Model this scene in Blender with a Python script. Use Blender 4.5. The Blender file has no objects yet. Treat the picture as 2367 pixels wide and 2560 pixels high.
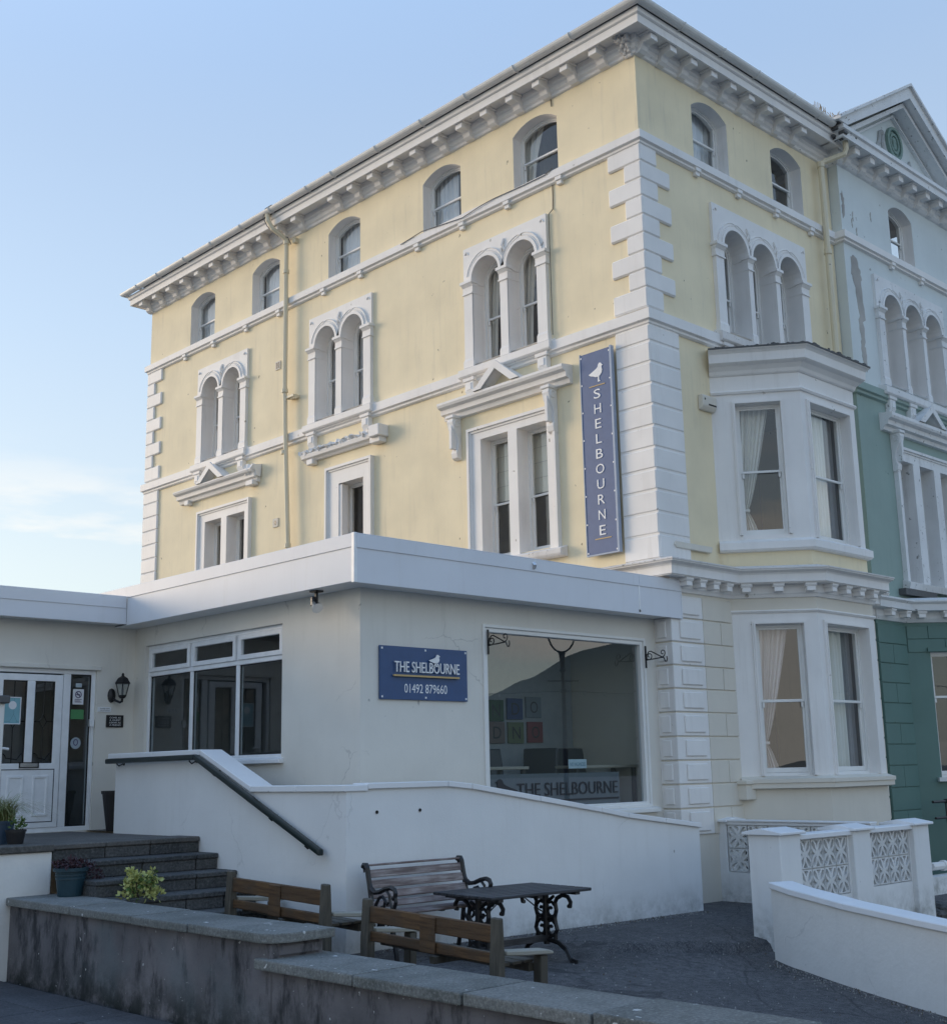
import bpy, bmesh, math, random
from mathutils import Vector, Matrix
from math import sin, cos, pi, radians, sqrt, atan2, asin
rnd = random.Random(7)
scene = bpy.context.scene
COL = scene.collection

# ------------------------------------------------------------------ camera
cam_d = bpy.data.cameras.new('camera')
cam = bpy.data.objects.new('camera', cam_d); COL.objects.link(cam)
YAW, PIT, ROL = radians(46.1095), radians(11.787), radians(1.1579)
fw = Vector((cos(PIT)*cos(YAW), cos(PIT)*sin(YAW), sin(PIT)))
rt = Vector((sin(YAW), -cos(YAW), 0))
dn = fw.cross(rt)
r2 = rt*cos(ROL) + dn*sin(ROL)
d2 = dn*cos(ROL) - rt*sin(ROL)
M = Matrix((r2, -d2, -fw)).transposed().to_4x4()
M.translation = Vector((-14.284, -10.953, 1.9))
cam.matrix_world = M
cam_d.sensor_fit = 'VERTICAL'
cam_d.sensor_height = 32.0
cam_d.lens = 3096.4*32.0/2560.0
cam_d.clip_start = 0.1; cam_d.clip_end = 3000
scene.camera = cam

# ------------------------------------------------------------------ sky, sun, exposure
SUN_AZ, SUN_EL = radians(113), radians(11)      # azimuth measured from +X towards +Y
world = bpy.data.worlds.new('World'); scene.world = world; world.use_nodes = True
wn, wl = world.node_tree.nodes, world.node_tree.links
wn.clear()
sky = wn.new('ShaderNodeTexSky'); sky.sky_type = 'NISHITA'; sky.sun_disc = False
sky.sun_elevation = SUN_EL; sky.sun_rotation = pi/2 - SUN_AZ
sky.altitude = 10; sky.air_density = 1.0; sky.dust_density = 1.5; sky.ozone_density = 2.3
geo = wn.new('ShaderNodeTexCoord')
sep = wn.new('ShaderNodeSeparateXYZ'); wl.new(geo.outputs['Generated'], sep.inputs[0])
mp = wn.new('ShaderNodeMapping'); mp.inputs['Scale'].default_value = (3.0, 3.0, 14.0)
wl.new(geo.outputs['Generated'], mp.inputs[0])
cn = wn.new('ShaderNodeTexNoise'); cn.inputs['Scale'].default_value = 1.35; cn.inputs['Detail'].default_value = 6; cn.inputs['Roughness'].default_value = .55
wl.new(mp.outputs[0], cn.inputs['Vector'])
cr = wn.new('ShaderNodeMapRange'); cr.inputs['From Min'].default_value = .455; cr.inputs['From Max'].default_value = .56
wl.new(cn.outputs['Fac'], cr.inputs['Value'])
lo = wn.new('ShaderNodeMapRange'); lo.inputs['From Min'].default_value = .27; lo.inputs['From Max'].default_value = .16
lo.interpolation_type = 'SMOOTHSTEP'; wl.new(sep.outputs['Z'], lo.inputs['Value'])
cm = wn.new('ShaderNodeMath'); cm.operation = 'MULTIPLY'; wl.new(cr.outputs[0], cm.inputs[0]); wl.new(lo.outputs[0], cm.inputs[1])
cm2 = wn.new('ShaderNodeMath'); cm2.operation = 'MULTIPLY'; cm2.inputs[1].default_value = .9; wl.new(cm.outputs[0], cm2.inputs[0])
mixc = wn.new('ShaderNodeMix'); mixc.data_type = 'RGBA'
wl.new(cm2.outputs[0], mixc.inputs['Factor'])
mixc.inputs[7].default_value = (1.70, 1.64, 1.54, 1)
# a thin even veil of high haze over the lower sky, the same in every direction
hz = wn.new('ShaderNodeMapRange'); hz.inputs['From Min'].default_value = .95; hz.inputs['From Max'].default_value = .45; hz.inputs['To Max'].default_value = .88
hz.interpolation_type = 'SMOOTHSTEP'; wl.new(sep.outputs['Z'], hz.inputs['Value'])
vc = wn.new('ShaderNodeValToRGB'); wl.new(sep.outputs['Z'], vc.inputs[0])
el_ = vc.color_ramp.elements
el_[0].position = .0; el_[0].color = (1.030, 1.089, 1.060, 1); el_[1].position = .75; el_[1].color = (0.574, 0.780, 1.141, 1)
for ps, cc in ((.16, (1.016, 1.104, 1.119, 1)), (.34, (0.810, 1.001, 1.222, 1)), (.52, (0.633, 0.846, 1.178, 1))):
    q_ = el_.new(ps); q_.color = cc
mixh = wn.new('ShaderNodeMix'); mixh.data_type = 'RGBA'; wl.new(vc.outputs[0], mixh.inputs[7])
wl.new(hz.outputs[0], mixh.inputs['Factor']); wl.new(sky.outputs[0], mixh.inputs[6]); wl.new(mixh.outputs[2], mixc.inputs[6])
bg = wn.new('ShaderNodeBackground'); bg.inputs['Strength'].default_value = 0.15
wo = wn.new('ShaderNodeOutputWorld')
wl.new(mixc.outputs[2], bg.inputs['Color']); wl.new(bg.outputs[0], wo.inputs['Surface'])

sun_d = bpy.data.lights.new('sun', 'SUN'); sun_d.energy = 0.5; sun_d.angle = radians(22); sun_d.color = (1, .80, .58)
sun = bpy.data.objects.new('sun', sun_d); COL.objects.link(sun)
sdir = Vector((cos(SUN_EL)*cos(SUN_AZ), cos(SUN_EL)*sin(SUN_AZ), sin(SUN_EL)))
sun.rotation_euler = sdir.to_track_quat('Z', 'Y').to_euler(); sun.location = (0, 0, 40)

vs_ = scene.view_settings
vs_.view_transform = 'Standard'; vs_.look = 'None'; vs_.gamma = 1; vs_.use_curve_mapping = False
vs_.exposure = 2.08

# ------------------------------------------------------------------ materials
def new_mat(name):
    m = bpy.data.materials.new(name); m.use_nodes = True
    return m, m.node_tree.nodes, m.node_tree.links, m.node_tree.nodes['Principled BSDF']
def c4(c): return (c[0], c[1], c[2], 1)
def noise(n, l, vec, scale, detail=4, rough=.55):
    t = n.new('ShaderNodeTexNoise'); t.inputs['Scale'].default_value = scale
    t.inputs['Detail'].default_value = detail; t.inputs['Roughness'].default_value = rough
    if vec: l.new(vec, t.inputs['Vector'])
    return t
def mrange(n, l, src, a, b, c=0, d=1):
    r = n.new('ShaderNodeMapRange'); r.inputs['From Min'].default_value = a; r.inputs['From Max'].default_value = b
    r.inputs['To Min'].default_value = c; r.inputs['To Max'].default_value = d; l.new(src, r.inputs['Value']); return r
def mixrgb(n, l, fac, a, b):
    m = n.new('ShaderNodeMix'); m.data_type = 'RGBA'
    if isinstance(fac, float): m.inputs['Factor'].default_value = fac
    else: l.new(fac, m.inputs['Factor'])
    for k, v in ((6, a), (7, b)):
        if isinstance(v, tuple): m.inputs[k].default_value = c4(v)
        else: l.new(v, m.inputs[k])
    return m.outputs[2]
def paint(name, col, var=.07, streak=0., scol=(.2, .18, .15), spots=0., spcol=(.1, .09, .08), bump=.12, rough=.65, fine=55., vscale=1.3, chips=0., chcol=(.3, .29, .27), grime=None, crack=0.):
    m, n, l, p = new_mat(name)
    tc = n.new('ShaderNodeTexCoord').outputs['Object']
    a = noise(n, l, tc, vscale, 5)
    base = mixrgb(n, l, mrange(n, l, a.outputs['Fac'], .3, .7).outputs[0], tuple(x*(1-var) for x in col), tuple(min(x*(1+var), .95) for x in col))
    if streak > 0:
        mpn = n.new('ShaderNodeMapping'); mpn.inputs['Scale'].default_value = (5, 5, .45); l.new(tc, mpn.inputs[0])
        s = noise(n, l, mpn.outputs[0], 1.6, 6, .65)
        s2 = noise(n, l, tc, .7, 3)
        mu = n.new('ShaderNodeMath'); mu.operation = 'MULTIPLY'
        l.new(mrange(n, l, s.outputs['Fac'], .52, .8, 0, streak).outputs[0], mu.inputs[0]); l.new(mrange(n, l, s2.outputs['Fac'], .35, .65).outputs[0], mu.inputs[1])
        base = mixrgb(n, l, mu.outputs[0], base, scol)
    if spots > 0:
        s = noise(n, l, tc, 6.5, 2)
        base = mixrgb(n, l, mrange(n, l, s.outputs['Fac'], .76-.1*spots, .80-.1*spots, 0, .8).outputs[0], base, spcol)
    if chips > 0:
        s = noise(n, l, tc, 9, 6, .7)
        base = mixrgb(n, l, mrange(n, l, s.outputs['Fac'], .70-.12*chips, .715-.12*chips, 0, .85).outputs[0], base, chcol)
    if grime:
        sp = n.new('ShaderNodeSeparateXYZ'); l.new(tc, sp.inputs[0])
        mg = n.new('ShaderNodeMath'); mg.operation = 'MULTIPLY'
        l.new(mrange(n, l, sp.outputs['Z'], grime[1], grime[0], 0, .8).outputs[0], mg.inputs[0]); l.new(mrange(n, l, noise(n, l, tc, 6, 6, .7).outputs['Fac'], .38, .66).outputs[0], mg.inputs[1])
        base = mixrgb(n, l, mg.outputs[0], base, (.30, .30, .27))
    if crack > 0:
        vr = n.new('ShaderNodeTexVoronoi'); vr.feature = 'DISTANCE_TO_EDGE'; vr.inputs['Scale'].default_value = .8
        dm = n.new('ShaderNodeMix'); dm.data_type = 'VECTOR'; dm.inputs['Factor'].default_value = .3; l.new(tc, dm.inputs[4]); l.new(noise(n, l, tc, 2.2, 5).outputs['Color'], dm.inputs[5]); l.new(dm.outputs[1], vr.inputs['Vector'])
        mk = n.new('ShaderNodeMath'); mk.operation = 'MULTIPLY'
        l.new(mrange(n, l, vr.outputs['Distance'], .002, .0045, crack, 0).outputs[0], mk.inputs[0]); l.new(mrange(n, l, noise(n, l, tc, .9, 3).outputs['Fac'], .53, .62).outputs[0], mk.inputs[1])
        base = mixrgb(n, l, mk.outputs[0], base, tuple(x*.45 for x in col))
    l.new(base, p.inputs['Base Color'])
    p.inputs['Roughness'].default_value = rough
    if bump > 0:
        f = noise(n, l, tc, fine, 4, .6); g = noise(n, l, tc, 4.5, 3)
        ad = n.new('ShaderNodeMath'); ad.operation = 'MULTIPLY_ADD'; l.new(f.outputs['Fac'], ad.inputs[0]); ad.inputs[1].default_value = .35; l.new(g.outputs['Fac'], ad.inputs[2])
        b = n.new('ShaderNodeBump'); b.inputs['Strength'].default_value = bump; b.inputs['Distance'].default_value = .02
        l.new(ad.outputs[0], b.inputs['Height']); l.new(b.outputs[0], p.inputs['Normal'])
    return m
def plain(name, col, rough=.5, metal=0., bump=0., fine=40.):
    m, n, l, p = new_mat(name)
    p.inputs['Base Color'].default_value = c4(col); p.inputs['Roughness'].default_value = rough; p.inputs['Metallic'].default_value = metal
    tc = n.new('ShaderNodeTexCoord').outputs['Object']
    a = noise(n, l, tc, fine*.2, 4)
    l.new(mixrgb(n, l, a.outputs['Fac'], tuple(x*.85 for x in col), tuple(min(.95, x*1.12) for x in col)), p.inputs['Base Color'])
    if bump:
        b = n.new('ShaderNodeBump'); b.inputs['Strength'].default_value = bump; b.inputs['Distance'].default_value = .01
        l.new(noise(n, l, tc, fine, 4).outputs['Fac'], b.inputs['Height']); l.new(b.outputs[0], p.inputs['Normal'])
    return m
def glass_mat(name, tint=(.95, .97, .97), f0=.09, wav=.0):
    m, n, l, p = new_mat(name); n.remove(p)
    out = n['Material Output']
    lw = n.new('ShaderNodeLayerWeight'); lw.inputs['Blend'].default_value = .5
    pw = n.new('ShaderNodeMath'); pw.operation = 'POWER'; pw.inputs[1].default_value = 4.5; l.new(lw.outputs['Facing'], pw.inputs[0])
    fr = mrange(n, l, pw.outputs[0], 0, 1, f0, 1)
    tr = n.new('ShaderNodeBsdfTransparent'); tr.inputs[0].default_value = c4(tint)
    gl = n.new('ShaderNodeBsdfGlossy'); gl.inputs['Roughness'].default_value = .0; gl.inputs[0].default_value = (1, 1, 1, 1)
    if wav:
        tc = n.new('ShaderNodeTexCoord').outputs['Object']
        b = n.new('ShaderNodeBump'); b.inputs['Strength'].default_value = wav; b.inputs['Distance'].default_value = .01
        l.new(noise(n, l, tc, 1.5, 1).outputs['Fac'], b.inputs['Height']); l.new(b.outputs[0], gl.inputs['Normal'])
    mx = n.new('ShaderNodeMixShader'); l.new(fr.outputs[0], mx.inputs[0]); l.new(tr.outputs[0], mx.inputs[1]); l.new(gl.outputs[0], mx.inputs[2])
    l.new(mx.outputs[0], out.inputs['Surface'])
    return m

YELLOW = (.84, .725, .50)
m_yellow = paint('yellow_render', YELLOW, .065, .6, (.56, .49, .36), .35, (.22, .17, .1), .10, .75)
m_trim = paint('white_trim_paint', (.82, .795, .765), .05, .38, (.45, .41, .36), .12, (.3, .27, .22), .10, .6)
m_trimold = paint('flaking_trim_paint', (.72, .69, .66), .09, .55, (.3, .27, .24), .2, (.2, .18, .16), .35, .7, 30., chips=.7, chcol=(.2, .19, .17))
m_cream = paint('cream_render', (.71, .66, .57), .04, .3, (.5, .46, .39), .0, bump=.14, rough=.8)
m_white = paint('white_render', (.78, .78, .77), .04, .38, (.55, .53, .49), .06, (.35, .34, .32), .18, .8, grime=(.0, .42), crack=.22)
m_white2 = paint('rough_white_render', (.76, .745, .71), .06, .35, (.5, .47, .42), .08, (.4, .38, .35), .42, .85, 26., crack=.2)
m_fascia = paint('white_plastic_fascia', (.74, .75, .78), .03, .3, (.55, .53, .5), 0, bump=.0, rough=.5)
m_fascia.node_tree.nodes['Principled BSDF'].inputs['Specular IOR Level'].default_value = .2
m_upvc = plain('white_upvc', (.82, .83, .84), .28)
m_wood_w = paint('white_sash_paint', (.80, .79, .76), .04, .2, (.5, .48, .44), .0, bump=.05, rough=.4)
m_black = plain('black_iron', (.012, .012, .014), .42, 0, .15)
m_navy = plain('navy_sign', (.034, .082, .20), .4)
m_indigo = plain('indigo_sign', (.075, .125, .26), .5)
m_letter = plain('white_lettering', (.85, .85, .85), .5)
m_gold = plain('gold_strip', (.55, .38, .16), .4)
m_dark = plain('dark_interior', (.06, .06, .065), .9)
m_room = plain('interior_wall', (.30, .29, .27), .9)
m_curtain = plain('white_curtain', (.82, .80, .74), .9, fine=3)
m_net = plain('net_curtain', (.78, .80, .82), .9, fine=3)
m_blind = plain('cream_blind', (.74, .71, .6), .9, fine=3)
m_glass = glass_mat('window_glass', f0=.10, wav=.25)
m_glass2 = glass_mat('shop_glass', tint=(.80, .86, .88), f0=.13, wav=.02)
m_glass3 = glass_mat('upvc_glass', tint=(.75, .82, .84), f0=.07, wav=.04)
m_lead = paint('lead_flashing', (.10, .10, .10), .2, .3, (.3, .3, .28), .3, (.02, .02, .02), .5, .7, 20.)
m_slate = plain('roof_slate', (.09, .095, .11), .6, 0, .3, 20)
m_mint = paint('mint_render', (.655, .70, .69), .05, .2, (.45, .52, .5), .35, (.3, .29, .27), .14, .75)
m_sage = paint('sage_render', (.285, .375, .335), .05, .25, (.16, .26, .22), .15, (.12, .18, .15), .14, .7)
m_green = paint('dark_green_render', (.115, .205, .18), .06, .2, (.05, .10, .09), .05, (.03, .05, .04), .12, .55)
m_medal = plain('green_medallion', (.20, .29, .25), .6, 0, .2)
m_pipe = paint('cream_pipe_paint', (.70, .62, .45), .05, .4, (.35, .3, .2), .1, bump=.05, rough=.5)
m_gutter = paint('grey_white_gutter', (.72, .71, .68), .08, .4, (.3, .29, .26), .1, bump=.05, rough=.45)
m_rail = plain('dark_green_handrail', (.006, .016, .016), .3)
m_steel = plain('bright_steel', (.7, .7, .7), .2, 1.)
m_bulb = plain('lamp_glass', (.35, .36, .36), .15)

def asphalt_mat():
    m, n, l, p = new_mat('asphalt')
    tc = n.new('ShaderNodeTexCoord').outputs['Object']
    a = noise(n, l, tc, .8, 6, .6); b = noise(n, l, tc, 75, 4, .75); c = noise(n, l, tc, 13, 5, .7); e = noise(n, l, tc, 30, 2)
    base = mixrgb(n, l, mrange(n, l, a.outputs['Fac'], .32, .68).outputs[0], (.070, .067, .070), (.15, .143, .145))
    base = mixrgb(n, l, mrange(n, l, c.outputs['Fac'], .40, .62, .75, 0).outputs[0], base, (.030, .030, .033))
    base = mixrgb(n, l, mrange(n, l, b.outputs['Fac'], .48, .70, 0, .75).outputs[0], base, (.27, .265, .26))
    base = mixrgb(n, l, mrange(n, l, e.outputs['Fac'], .755, .765, 0, .8).outputs[0], base, (.38, .37, .35))
    vr = n.new('ShaderNodeTexVoronoi'); vr.feature = 'DISTANCE_TO_EDGE'; vr.inputs['Scale'].default_value = .55
    dm = n.new('ShaderNodeMix'); dm.data_type = 'VECTOR'; dm.inputs['Factor'].default_value = .22; l.new(tc, dm.inputs[4]); l.new(noise(n, l, tc, 1.8, 4).outputs['Color'], dm.inputs[5]); l.new(dm.outputs[1], vr.inputs['Vector'])
    base = mixrgb(n, l, mrange(n, l, vr.outputs['Distance'], .002, .006, .45, 0).outputs[0], base, (.014, .014, .015))
    l.new(base, p.inputs['Base Color']); p.inputs['Roughness'].default_value = .85
    bp = n.new('ShaderNodeBump'); bp.inputs['Strength'].default_value = .8; bp.inputs['Distance'].default_value = .02
    l.new(b.outputs['Fac'], bp.inputs['Height']); l.new(bp.outputs[0], p.inputs['Normal'])
    return m
m_asphalt = asphalt_mat()
def stone_mat(name, c1, c2, spot=(.6, .6, .58), spots=.0, lich=.25, bump=.5, fine=38., moss=0.):
    m, n, l, p = new_mat(name)
    tc = n.new('ShaderNodeTexCoord').outputs['Object']
    a = noise(n, l, tc, 2.2, 6, .6); b = noise(n, l, tc, fine, 5, .7); c = noise(n, l, tc, 12, 2)
    oi = n.new('ShaderNodeObjectInfo'); mx_ = n.new('ShaderNodeMath'); mx_.operation = 'MULTIPLY_ADD'; mx_.inputs[1].default_value = .55; l.new(oi.outputs['Random'], mx_.inputs[0])
    l.new(mrange(n, l, a.outputs['Fac'], .32, .68, -.15, .6).outputs[0], mx_.inputs[2]); mx_.use_clamp = True
    base = mixrgb(n, l, mx_.outputs[0], c1, c2)
    base = mixrgb(n, l, mrange(n, l, b.outputs['Fac'], .5, .75, 0, lich).outputs[0], base, tuple(min(.8, x*2.6) for x in c2))
    base = mixrgb(n, l, mrange(n, l, b.outputs['Fac'], .48, .3, 0, lich*1.6).outputs[0], base, tuple(x*.35 for x in c1))
    if spots: base = mixrgb(n, l, mrange(n, l, c.outputs['Fac'], .79-.08*spots, .80-.08*spots).outputs[0], base, spot)
    if moss:
        d = noise(n, l, tc, 1.1, 5, .6)
        base = mixrgb(n, l, mrange(n, l, d.outputs['Fac'], .5, .7, 0, moss).outputs[0], base, (.02, .028, .02))
    l.new(base, p.inputs['Base Color']); p.inputs['Roughness'].default_value = .85
    bp = n.new('ShaderNodeBump'); bp.inputs['Strength'].default_value = bump; bp.inputs['Distance'].default_value = .015
    l.new(b.outputs['Fac'], bp.inputs['Height']); l.new(bp.outputs[0], p.inputs['Normal'])
    return m
m_coping = stone_mat('weathered_coping', (.115, .12, .11), (.235, .235, .22), spots=.95, lich=.3, moss=.7, fine=48.)
m_step = stone_mat('dark_slate_step', (.042, .045, .047), (.10, .10, .098), lich=.45, moss=.5)
m_paver = stone_mat('paving_slab', (.045, .045, .05), (.10, .098, .104), spots=.5, lich=.3)
m_porch = stone_mat('porch_slab', (.085, .082, .075), (.14, .13, .12), lich=.3)
def oldwall_mat():
    m, n, l, p = new_mat('stained_render')
    tc = n.new('ShaderNodeTexCoord').outputs['Object']
    a = noise(n, l, tc, 1.6, 6, .6); b = noise(n, l, tc, 30, 5, .7)
    base = mixrgb(n, l, mrange(n, l, a.outputs['Fac'], .3, .7).outputs[0], (.10, .095, .10), (.20, .185, .19))
    mpn = n.new('ShaderNodeMapping'); mpn.inputs['Scale'].default_value = (2.6, 2.6, .9); l.new(tc, mpn.inputs[0])
    s = noise(n, l, mpn.outputs[0], 1.5, 8, .72)
    base = mixrgb(n, l, mrange(n, l, s.outputs['Fac'], .50, .63, 0, .92).outputs[0], base, (.022, .022, .025))
    s2 = noise(n, l, tc, 1.1, 4)
    base = mixrgb(n, l, mrange(n, l, s2.outputs['Fac'], .55, .7, 0, .5).outputs[0], base, (.13, .16, .17))
    sp = n.new('ShaderNodeSeparateXYZ'); l.new(tc, sp.inputs[0])
    lowr = mrange(n, l, sp.outputs['Z'], .30, -.1)
    mm = n.new('ShaderNodeMath'); mm.operation = 'MULTIPLY'; l.new(lowr.outputs[0], mm.inputs[0])
    l.new(mrange(n, l, noise(n, l, tc, 5, 6, .7).outputs['Fac'], .36, .56, 0, 1).outputs[0], mm.inputs[1])
    base = mixrgb(n, l, mm.outputs[0], base, (.016, .02, .018))
    w = noise(n, l, tc, 24, 2)
    base = mixrgb(n, l, mrange(n, l, w.outputs['Fac'], .73, .75).outputs[0], base, (.45, .45, .44))
    l.new(base, p.inputs['Base Color']); p.inputs['Roughness'].default_value = .9
    bp = n.new('ShaderNodeBump'); bp.inputs['Strength'].default_value = .35; bp.inputs['Distance'].default_value = .015
    l.new(b.outputs['Fac'], bp.inputs['Height']); l.new(bp.outputs[0], p.inputs['Normal'])
    return m
m_oldwall = oldwall_mat()
def wood_mat(name, c1, c2, axis, grey=(.3, .29, .27), wear=.4, rough=.7):
    m, n, l, p = new_mat(name)
    tc = n.new('ShaderNodeTexCoord').outputs['Object']
    mpn = n.new('ShaderNodeMapping'); sc = [22, 22, 22]; sc[axis] = 1.6; mpn.inputs['Scale'].default_value = sc; l.new(tc, mpn.inputs[0])
    a = noise(n, l, mpn.outputs[0], 1.5, 6, .65); b = noise(n, l, tc, 3.5, 4)
    base = mixrgb(n, l, mrange(n, l, a.outputs['Fac'], .35, .65).outputs[0], c1, c2)
    mu = n.new('ShaderNodeMath'); mu.operation = 'MULTIPLY'
    l.new(mrange(n, l, a.outputs['Fac'], .4, .6).outputs[0], mu.inputs[0]); l.new(mrange(n, l, b.outputs['Fac'], .42, .6, 0, wear).outputs[0], mu.inputs[1])
    base = mixrgb(n, l, mu.outputs[0], base, grey)
    l.new(base, p.inputs['Base Color']); p.inputs['Roughness'].default_value = rough
    bp = n.new('ShaderNodeBump'); bp.inputs['Strength'].default_value = .3; bp.inputs['Distance'].default_value = .004
    l.new(a.outputs['Fac'], bp.inputs['Height']); l.new(bp.outputs[0], p.inputs['Normal'])
    return m
m_slat = wood_mat('weathered_bench_slat', (.13, .095, .085), (.24, .18, .165), 0, (.42, .38, .36), .7)
m_slatdark = wood_mat('dark_painted_slat', (.014, .015, .018), (.035, .036, .042), 0, (.10, .10, .11), .5, .5)
m_woodb = wood_mat('brown_bench_wood', (.055, .028, .012), (.16, .085, .034), 1, (.05, .04, .03), .7)
m_woodg = wood_mat('grey_bench_wood', (.055, .047, .034), (.125, .11, .085), 2, (.035, .03, .025), .5)
m_woodp = wood_mat('pale_bench_arm', (.30, .28, .23), (.42, .40, .34), 0, (.2, .19, .16), .4)

# ------------------------------------------------------------------ geometry helpers
class Fr:
    """local frame on a vertical plane: u along, d inwards, v up"""
    def __init__(s, o, t, n): s.o = Vector((o[0], o[1], 0)); s.t = Vector((t[0], t[1], 0)).normalized(); s.n = Vector((n[0], n[1], 0)).normalized()
    def __call__(s, u, d, v): return s.o + s.t*u + s.n*d + Vector((0, 0, v))
W = Fr((0, 0), (1, 0), (0, 1))      # world: u=x d=y v=z
class MB:
    def __init__(s): s.v = []; s.f = []
    def add(s, pts, faces):
        k = len(s.v); s.v += [tuple(p) for p in pts]; s.f += [tuple(i+k for i in f) for f in faces]
    def quad(s, a, b, c, d): s.add([a, b, c, d], [(0, 1, 2, 3)])
    def box(s, F, u0, u1, d0, d1, v0, v1):
        P = [F(u, d, v) for v in (v0, v1) for (u, d) in ((u0, d0), (u1, d0), (u1, d1), (u0, d1))]
        s.add(P, [(3, 2, 1, 0), (4, 5, 6, 7), (0, 1, 5, 4), (1, 2, 6, 5), (2, 3, 7, 6), (3, 0, 4, 7)])
    def prism(s, F, poly, d0, d1):
        n = len(poly)
        P = [F(u, d0, v) for u, v in poly] + [F(u, d1, v) for u, v in poly]
        s.add(P, [tuple(range(n)), tuple(range(2*n-1, n-1, -1))] + [(i, i+n, (i+1) % n+n, (i+1) % n) for i in range(n)])
    def prism_z(s, poly, z0, z1):
        n = len(poly)
        P = [(x, y, z0) for x, y in poly] + [(x, y, z1) for x, y in poly]
        s.add(P, [tuple(range(n-1, -1, -1)), tuple(range(n, 2*n))] + [(i, (i+1) % n, (i+1) % n+n, i+n) for i in range(n)])
    def prism_u(s, F, poly, u0, u1):      # poly in (d, v)
        n = len(poly)
        P = [F(u0, d, v) for d, v in poly] + [F(u1, d, v) for d, v in poly]
        s.add(P, [tuple(range(n)), tuple(range(2*n-1, n-1, -1))] + [(i, i+n, (i+1) % n+n, (i+1) % n) for i in range(n)])
    def ring(s, F, A, B, d0, d1):         # between two outlines with equal counts: front, back, inner and outer sides
        n = len(A)
        P = [F(u, d, v) for d in (d0, d1) for L in (A, B) for u, v in L]
        f = []
        for i in range(n):
            j = (i+1) % n
            f += [(i, j, n+j, n+i), (2*n+i, 3*n+i, 3*n+j, 2*n+j), (n+i, n+j, 3*n+j, 3*n+i), (i, 2*n+i, 2*n+j, j)]
        s.add(P, f)
    def tube(s, pts, r, n=6, r2=None, caps=True):
        pts = [Vector(p) for p in pts]
        rings = []; prev = None
        for i, p in enumerate(pts):
            t = ((pts[min(i+1, len(pts)-1)] - pts[max(i-1, 0)])).normalized()
            if prev is None:
                a = Vector((0, 0, 1)) if abs(t.z) < .9 else Vector((1, 0, 0))
                x = t.cross(a).normalized()
            else:
                x = (prev - t*prev.dot(t)).normalized()
            prev = x; y = t.cross(x)
            rr = r if r2 is None else r + (r2-r)*i/max(1, len(pts)-1)
            rings.append([p + x*cos(2*pi*k/n)*rr + y*sin(2*pi*k/n)*rr for k in range(n)])
        P = [q for R in rings for q in R]; f = []
        for i in range(len(rings)-1):
            for k in range(n):
                f.append((i*n+k, i*n+(k+1) % n, (i+1)*n+(k+1) % n, (i+1)*n+k))
        if caps: f += [tuple(range(n-1, -1, -1)), tuple((len(rings)-1)*n+k for k in range(n))]
        s.add(P, f)
    def lathe(s, c, prof, n=16, caps=True):
        P = [(c[0]+r*cos(2*pi*k/n), c[1]+r*sin(2*pi*k/n), c[2]+z) for r, z in prof for k in range(n)]; f = []
        for i in range(len(prof)-1):
            for k in range(n): f.append((i*n+k, i*n+(k+1) % n, (i+1)*n+(k+1) % n, (i+1)*n+k))
        if caps: f += [tuple(range(n-1, -1, -1)), tuple((len(prof)-1)*n+k for k in range(n))]
        s.add(P, f)
    def sweep(s, path, prof, close=False, caps=True):
        """profile [(out, z)] swept along a plan path; out is to the right of the walking direction"""
        pts = [Vector((p[0], p[1])) for p in path]; n = len(pts); offs = []
        for i in range(n):
            ds = []
            if i > 0: ds.append((pts[i]-pts[i-1]).normalized())
            if i < n-1: ds.append((pts[i+1]-pts[i]).normalized())
            ns = [Vector((d.y, -d.x)) for d in ds]
            if len(ns) == 1: offs.append(ns[0])
            else:
                m = (ns[0]+ns[1]).normalized(); offs.append(m/max(.25, m.dot(ns[0])))
        k = len(prof)
        P = [(pts[i].x+offs[i].x*o, pts[i].y+offs[i].y*o, z) for i in range(n) for o, z in prof]
        f = []
        for i in range(n-1):
            for j in range(k if close else k-1):
                jj = (j+1) % k
                f.append((i*k+j, i*k+jj, (i+1)*k+jj, (i+1)*k+j))
        if caps: f += [tuple(range(k)), tuple((n-1)*k+j for j in range(k-1, -1, -1))]
        s.add(P, f)
def mesh_of(name, mb, bevel=0., smooth=False, recalc=True, seg=1):
    me = bpy.data.meshes.new(name); me.from_pydata(mb.v, [], mb.f); me.update()
    bm = bmesh.new(); bm.from_mesh(me)
    bmesh.ops.remove_doubles(bm, verts=bm.verts, dist=1e-5)
    if recalc: bmesh.ops.recalc_face_normals(bm, faces=bm.faces)
    if bevel:
        es = [e for e in bm.edges if len(e.link_faces) == 2 and e.calc_face_angle(0) > .6]
        bmesh.ops.bevel(bm, geom=es, offset=bevel, segments=seg, affect='EDGES', profile=.6, clamp_overlap=True)
    bm.to_mesh(me); bm.free()
    if smooth:
        for p in me.polygons: p.use_smooth = True
    return me
def link(name, me, mat, parent=None, kind=None, label=None):
    o = bpy.data.objects.new(name, me); COL.objects.link(o)
    if mat is not None and me is not None and len(me.materials) == 0: me.materials.append(mat)
    if parent is not None:
        o.parent = parent
        if parent.type == 'EMPTY': o.matrix_parent_inverse = Matrix.Translation(-parent.location)
    if kind: o['kind'] = kind
    if label: o['label'] = label
    return o
def O(name, mb, mat, parent=None, kind=None, label=None, bevel=0., smooth=False, seg=1, recalc=True):
    return link(name, mesh_of(name, mb, bevel, smooth, recalc, seg), mat, parent, kind, label)
def thing(name, loc, label, cat, group=None):
    e = bpy.data.objects.new(name, None); COL.objects.link(e); e.location = loc; e.empty_display_size = .3
    e['label'] = label; e['category'] = cat
    if group: e['group'] = group
    return e
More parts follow.
